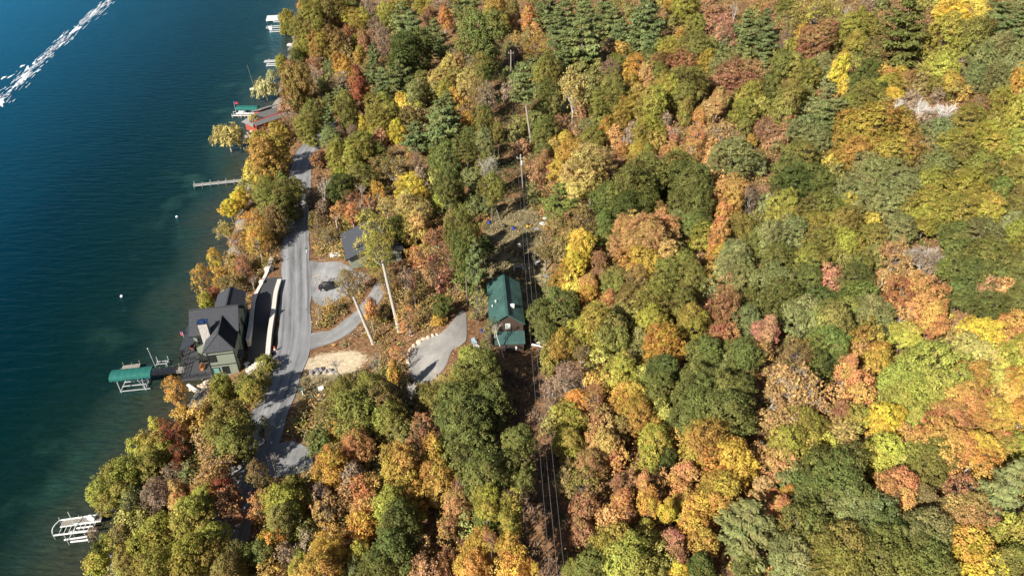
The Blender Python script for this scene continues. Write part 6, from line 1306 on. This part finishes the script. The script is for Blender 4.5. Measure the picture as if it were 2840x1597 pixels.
for i in range(30): q.box(-Lp / 2 + i * Lp / 30, -Lp / 2 + i * Lp / 30 + Lp / 30 - .04, -5.5, 5.5, 1.0, 1.15)
q.build('deck', M['white'], e)
q = MB(); q.box(-Lp / 2, Lp / 2, -5.5, -5.3, .7, 1.0); q.box(-Lp / 2, Lp / 2, 5.3, 5.5, .7, 1.0); q.build('frame', M['white'], e)
for x in (-Lp * .45, 0, Lp * .45):
    for y in (-5.2, 0, 5.2):
        q = MB(); q.tube([(x, y, -2.5), (x, y, 1.0)], .12); q.build('leg', M['alu'], e)
q = MB(); q.bar((-.5, -5.9, .2), (3.2, -5.9, .2), .25); q.bar((-.4, -5.9, .2), (-.4, -5.5, 1.0), .2); q.bar((3.1, -5.9, .2), (3.1, -5.5, 1.0), .2); q.build('ladder', M['white'], e)
q = MB(); q.box(2.5, 5.0, 3.8, 5.0, 1.15, 1.9); q.build('seat', M['flag'], e, bevel=.1)
def rail_lift(u0, v0, u1, v1, dep, label, wheel=False):
    a, b_ = at(u0, v0, .8), at(u1, v1, .8); L = (b_ - a).length
    e = empty('boat_lift', (a.x, a.y, 0), label, 'boat lift', math.atan2(b_.y - a.y, b_.x - a.x), 'bare lifts on the far shore')
    for i, y in enumerate(np.linspace(0, -dep, 4)):
        q = MB(); q.bar((0 if i < 2 else L * .25, y, .9 if i < 2 else .6), (L, y, .9 if i < 2 else .6), .22, .25); q.build('bunk', M['white'], e)
    q = MB()
    for x in np.linspace(.1, L - .1, 7): q.bar((x, 0, .85), (x, -dep / 3, .85), .1)
    for x in (L * .3, L * .9): q.bar((x, 0, .5), (x, -dep, .5), .16)
    q.build('frame', M['alu'], e)
    for x in (L * .3, L * .9):
        for y in (0, -dep):
            q = MB(); q.tube([(x, y, -2.5), (x, y, 1.7)], .1); q.build('post', M['alu'], e)
    if wheel: q = MB(); q.tube([(L * .28, -dep * .6, 1.3), (L * .3, -dep * .6 + .25, 1.3)], 1.0, 18); q.build('wheel', M['white'], e)
rail_lift(*cc4(447, 240), *cc4(600, 232), 11, 'bare lift with white wheel just below the broad white platform', True)
rail_lift(*cc4(432, 545), *cc4(565, 540), 7, 'bare lift on the far shore between platform and willow')
p = at(*cc4(340, 805), 0); e = empty('sailing_boat', (p.x + 1.2, p.y, 0), 'small sailing boat with bare tall mast moored beside the pale willow', 'boat', .4); boat_hull(e, 5.5, 2.0, .0); q = MB(); q.tube([(-.9, -.6, .4), (-1.9, -.8, 10.5)], [.1, .06]); q.build('mast', M['pole'], e)
for u, v, nm in ((338, 822, 'near'), (491, 602, 'far')):
    p = at(u, v, 0); e = empty('mooring_buoy', (p.x, p.y, 0), 'white mooring buoy floating off the lake house' if nm == 'near' else 'white mooring buoy floating off the narrow pier', 'buoy', 0, 'mooring buoys')
    q = MB(); q.lathe((0, 0, 0), [(.05, -.3), (.3, -.12), (.38, .08), (.3, .3), (.1, .42)], 14); q.build('float', M['white'], e, smooth=True); q = MB(); q.lathe((0, 0, 0), [(.06, .42), (.06, .6)], 8); q.build('ring', M['blue'], e)
p = at(*cc4(695, 400), .3); q = MB(); q.box(-3.2, 3.2, -1.3, 1.3, -.6, .35); o = q.build('stone_slab', M['block'], bevel=.1); o.location = (p.x, p.y, .3); tag(o, 'pale stone slab at the water edge between the two bare lifts', 'slab')

# ------------------------------------------------------------------ red cottage
def cottage():
    p = at(*c64(640, 330), 2.0); E = empty('cottage', (p.x, p.y, .1), 'red boarded cottage with grey shingle roofs standing at the water edge', 'house', .9)
    c, s_ = math.cos(.9), math.sin(.9)
    def lc(x, y, z):                                                # pixel of crop -> local
        w = at(*c64(x, y), z) - Vector((p.x, p.y, .1)); return Vector((w.x * c + w.y * s_, -w.x * s_ + w.y * c, w.z))
    w = MB(); a0 = lc(430, 515, 3.0); a1 = lc(800, 270, 3.0)
    x0, x1 = a0.x, a1.x; 
    w.box(x0 + .6, x1 + 1.5, a0.y + .4, a0.y + 7.2, -1, 3.2); w.box(x1 - 4.5, x1 + 1.2, a0.y + 7.2, a0.y + 13, -1, 3.4); w.box(x1 - 1.5, x1 + 6, a0.y - 3.5, a0.y + .4, -.5, 3.4)
    w.build('wall', M['red_board'], E)
    r = MB(); y0 = a0.y
    r.slab([(x0 - .4, y0 + 7.8, 2.9), (x1 + 1.6, y0 + 7.8, 2.9), (x1 + 1.6, y0 + 4.6, 5.4), (x0 + 2.6, y0 + 4.6, 5.4)], .18); r.slab([(x0 - .4, y0 + 7.8, 2.9), (x0 + 2.6, y0 + 4.6, 5.4), (x0 - .4, y0 + .6, 2.7)], .18); r.slab([(x0 - .4, y0 + 2.6, 3.9), (x1 + 1.6, y0 + 2.6, 3.9), (x1 + 1.6, y0 + 4.6, 5.4), (x0 + 2.6, y0 + 4.6, 5.4)], .18)
    r.build('roof', M['grey_shingle'], E)['label'] = 'main gable roof'
    r = MB(); r.slab([(x0 + .2, y0 - .3, 3.2), (x1 + 1.5, y0 - .3, 3.2), (x1 + 1.5, y0 + 1.2, 4.1), (x0 + .2, y0 + 1.2, 4.1)], .16); r.build('roof', M['grey_shingle'], E)['label'] = 'narrow porch roof strip'
    r = MB(); r.slab([(x1 - 5.2, y0 + 13.6, 3.2), (x1 + 2, y0 + 13.6, 3.2), (x1 + 2, y0 + 7.0, 5.2), (x1 - 5.2, y0 + 7.0, 5.2)], .18); r.build('roof', M['grey_shingle'], E)['label'] = 'lake side shed roof'
    r = MB(); r.slab([(x1 - 2, y0 - 4, 3.3), (x1 + 6.5, y0 - 4, 3.3), (x1 + 6.5, y0 - .2, 4.6), (x1 - 2, y0 - .2, 4.6)], .18); r.build('roof', M['grey_shingle'], E)['label'] = 'rear side roof'
    w = MB(); w.slab([(x0 + .5, y0 + .6, 3.2), (x1 + 1, y0 + .6, 3.2), (x1 + 1, y0 + 2.65, 4.0), (x0 + .5, y0 + 2.65, 4.0)], .1); w.build('upper_deck', M['red_board'], E)
    window(E, ((x0 + x1) / 2, y0 + .4, 1.6), 1.6, 1.2, 'x', -1, fr='white'); window(E, (x0 + 2, y0 + .4, 1.6), 1.1, 1.2, 'x', -1, fr='white')
cottage()
for i, (x, y, r_) in enumerate([(310, 640, 38), (370, 610, 36), (270, 700, 40), (420, 610, 30), (350, 690, 36), (510, 640, 30)]):
    u, v = c64(x, y); p, t = hit(u, v); rr = r_ / 6.3 * t / FOC
    rock('boulder', (p.x, p.y, max(p.z, 0) + .2 * rr), rr, 'rock' if i % 2 else 'grey_rock', 'shore rock below the red cottage, ' + ['second from left', 'topmost', 'leftmost', 'small upper right', 'lowest', 'rightmost and pale'][i], group='rocks below the red cottage', seed=300 + i)

# ------------------------------------------------------------------ boat wake: foam on the lake
def wake():
    rng = np.random.default_rng(11); q = MB(); dens = []
    def blob(u, v, ru, rv, ang, z, d0=1.0):
        n = 26; k = len(q.v); c = at(u, v, z); ph = rng.uniform(0, 6.28, 5)
        pts = []
        for i in range(n):
            th = 2 * math.pi * i / n; f = 1 + .22 * math.sin(3 * th + ph[0]) + .16 * math.sin(5 * th + ph[1]) + .1 * math.sin(9 * th + ph[2])
            a_, b2 = ru * math.cos(th) * f, rv * math.sin(th) * f
            pts.append(at(u + a_ * math.cos(ang) - b2 * math.sin(ang), v + a_ * math.sin(ang) + b2 * math.cos(ang), z))
        dens.extend([d0] + [0.0] * n); q.v += [tuple(c + Vector((0, 0, .03)))] + [tuple(p) for p in pts]; q.f += [(k, k + 1 + i, k + 1 + (i + 1) % n) for i in range(n)]
    s_ = 4.14
    big = [(1250, 8, 40, 10, -.6), (1180, 55, 50, 9, -.7), (1075, 150, 60, 28, -.85), (1040, 195, 30, 14, -.8), (880, 335, 75, 30, -.55), (830, 370, 45, 22, -.7), (790, 420, 50, 14, -.85), (705, 510, 65, 16, -.6), (555, 615, 30, 14, -.5), (460, 675, 50, 12, -.6), (390, 725, 35, 16, -.75), (310, 790, 50, 22, -1.0), (290, 880, 100, 45, -.75), (235, 930, 60, 25, -.75), (180, 985, 60, 20, -.6), (110, 1045, 50, 10, -.6), (20, 1160, 50, 40, -1.1), (10, 1200, 30, 40, -1), (440, 815, 45, 8, -.5), (700, 425, 50, 12, -.75), (255, 760, 45, 12, -.4), (40, 895, 50, 12, -.5), (120, 880, 60, 9, -.5)]
    for i, (x, y, a_, b2, an) in enumerate(big): blob(x / s_, y / s_, a_ / s_, b2 / s_, an, .02 + .002 * i)
    for i in range(60):                                             # thin milky foam around the bright patches
        t = rng.random(); blob((1280 - 1290 * t - 25 * rng.random() * (1 + t) + rng.normal(0, 12)) / s_, (1190 * t ** 1.06 - 15 + rng.normal(0, 12)) / s_, rng.uniform(40, 110) / s_, rng.uniform(10, 26) * (.5 + t) / s_, -.74, .2 + .001 * i, .34)
    for i in range(190):                                            # broken streaks between and beside the big patches
        t = rng.random(); x = 1280 - 1290 * t + rng.normal(0, 10 + 22 * t); y = 1190 * (t ** 1.06) + rng.normal(0, 14) 
        off = rng.choice([0, 0, -1, -1, 1]) * rng.uniform(10, 40 + 60 * t); x += off * .65; y += off * .75 - abs(off) * .1
        blob(x / s_, y / s_, rng.uniform(12, 70) / s_, rng.uniform(1.5, 4.0) / s_, -.74 + rng.normal(0, .1), .07 + .0004 * i)
    m, nt, b = new_mat('foam'); b.inputs['Base Color'].default_value = (.75, .79, .83, 1); b.inputs['Roughness'].default_value = .9
    tc = N(nt, 'ShaderNodeTexCoord'); nz = N(nt, 'ShaderNodeTexNoise'); nz.inputs['Scale'].default_value = .9; nz.inputs['Detail'].default_value = 7; nz.inputs['Roughness'].default_value = .7; nt.links.new(tc.outputs['Object'], nz.inputs['Vector'])
    at_ = N(nt, 'ShaderNodeAttribute', attribute_name='foam_cover'); ad = N(nt, 'ShaderNodeMath', operation='ADD'); nt.links.new(at_.outputs['Fac'], ad.inputs[0]); nt.links.new(nz.outputs['Fac'], ad.inputs[1])
    mr = N(nt, 'ShaderNodeMapRange', interpolation_type='SMOOTHSTEP'); mr.inputs['From Min'].default_value = .62; mr.inputs['From Max'].default_value = 1.0; nt.links.new(ad.outputs[0], mr.inputs['Value']); nt.links.new(mr.outputs['Result'], b.inputs['Alpha'])
    tag(link('wake_foam', mesh_np('wake_foam', q.v, q.f, m, {'foam_cover': ('POINT', np.array(dens))})), 'white foam of a boat wake trailing across the blue lake', 'foam', kind='stuff')
wake()
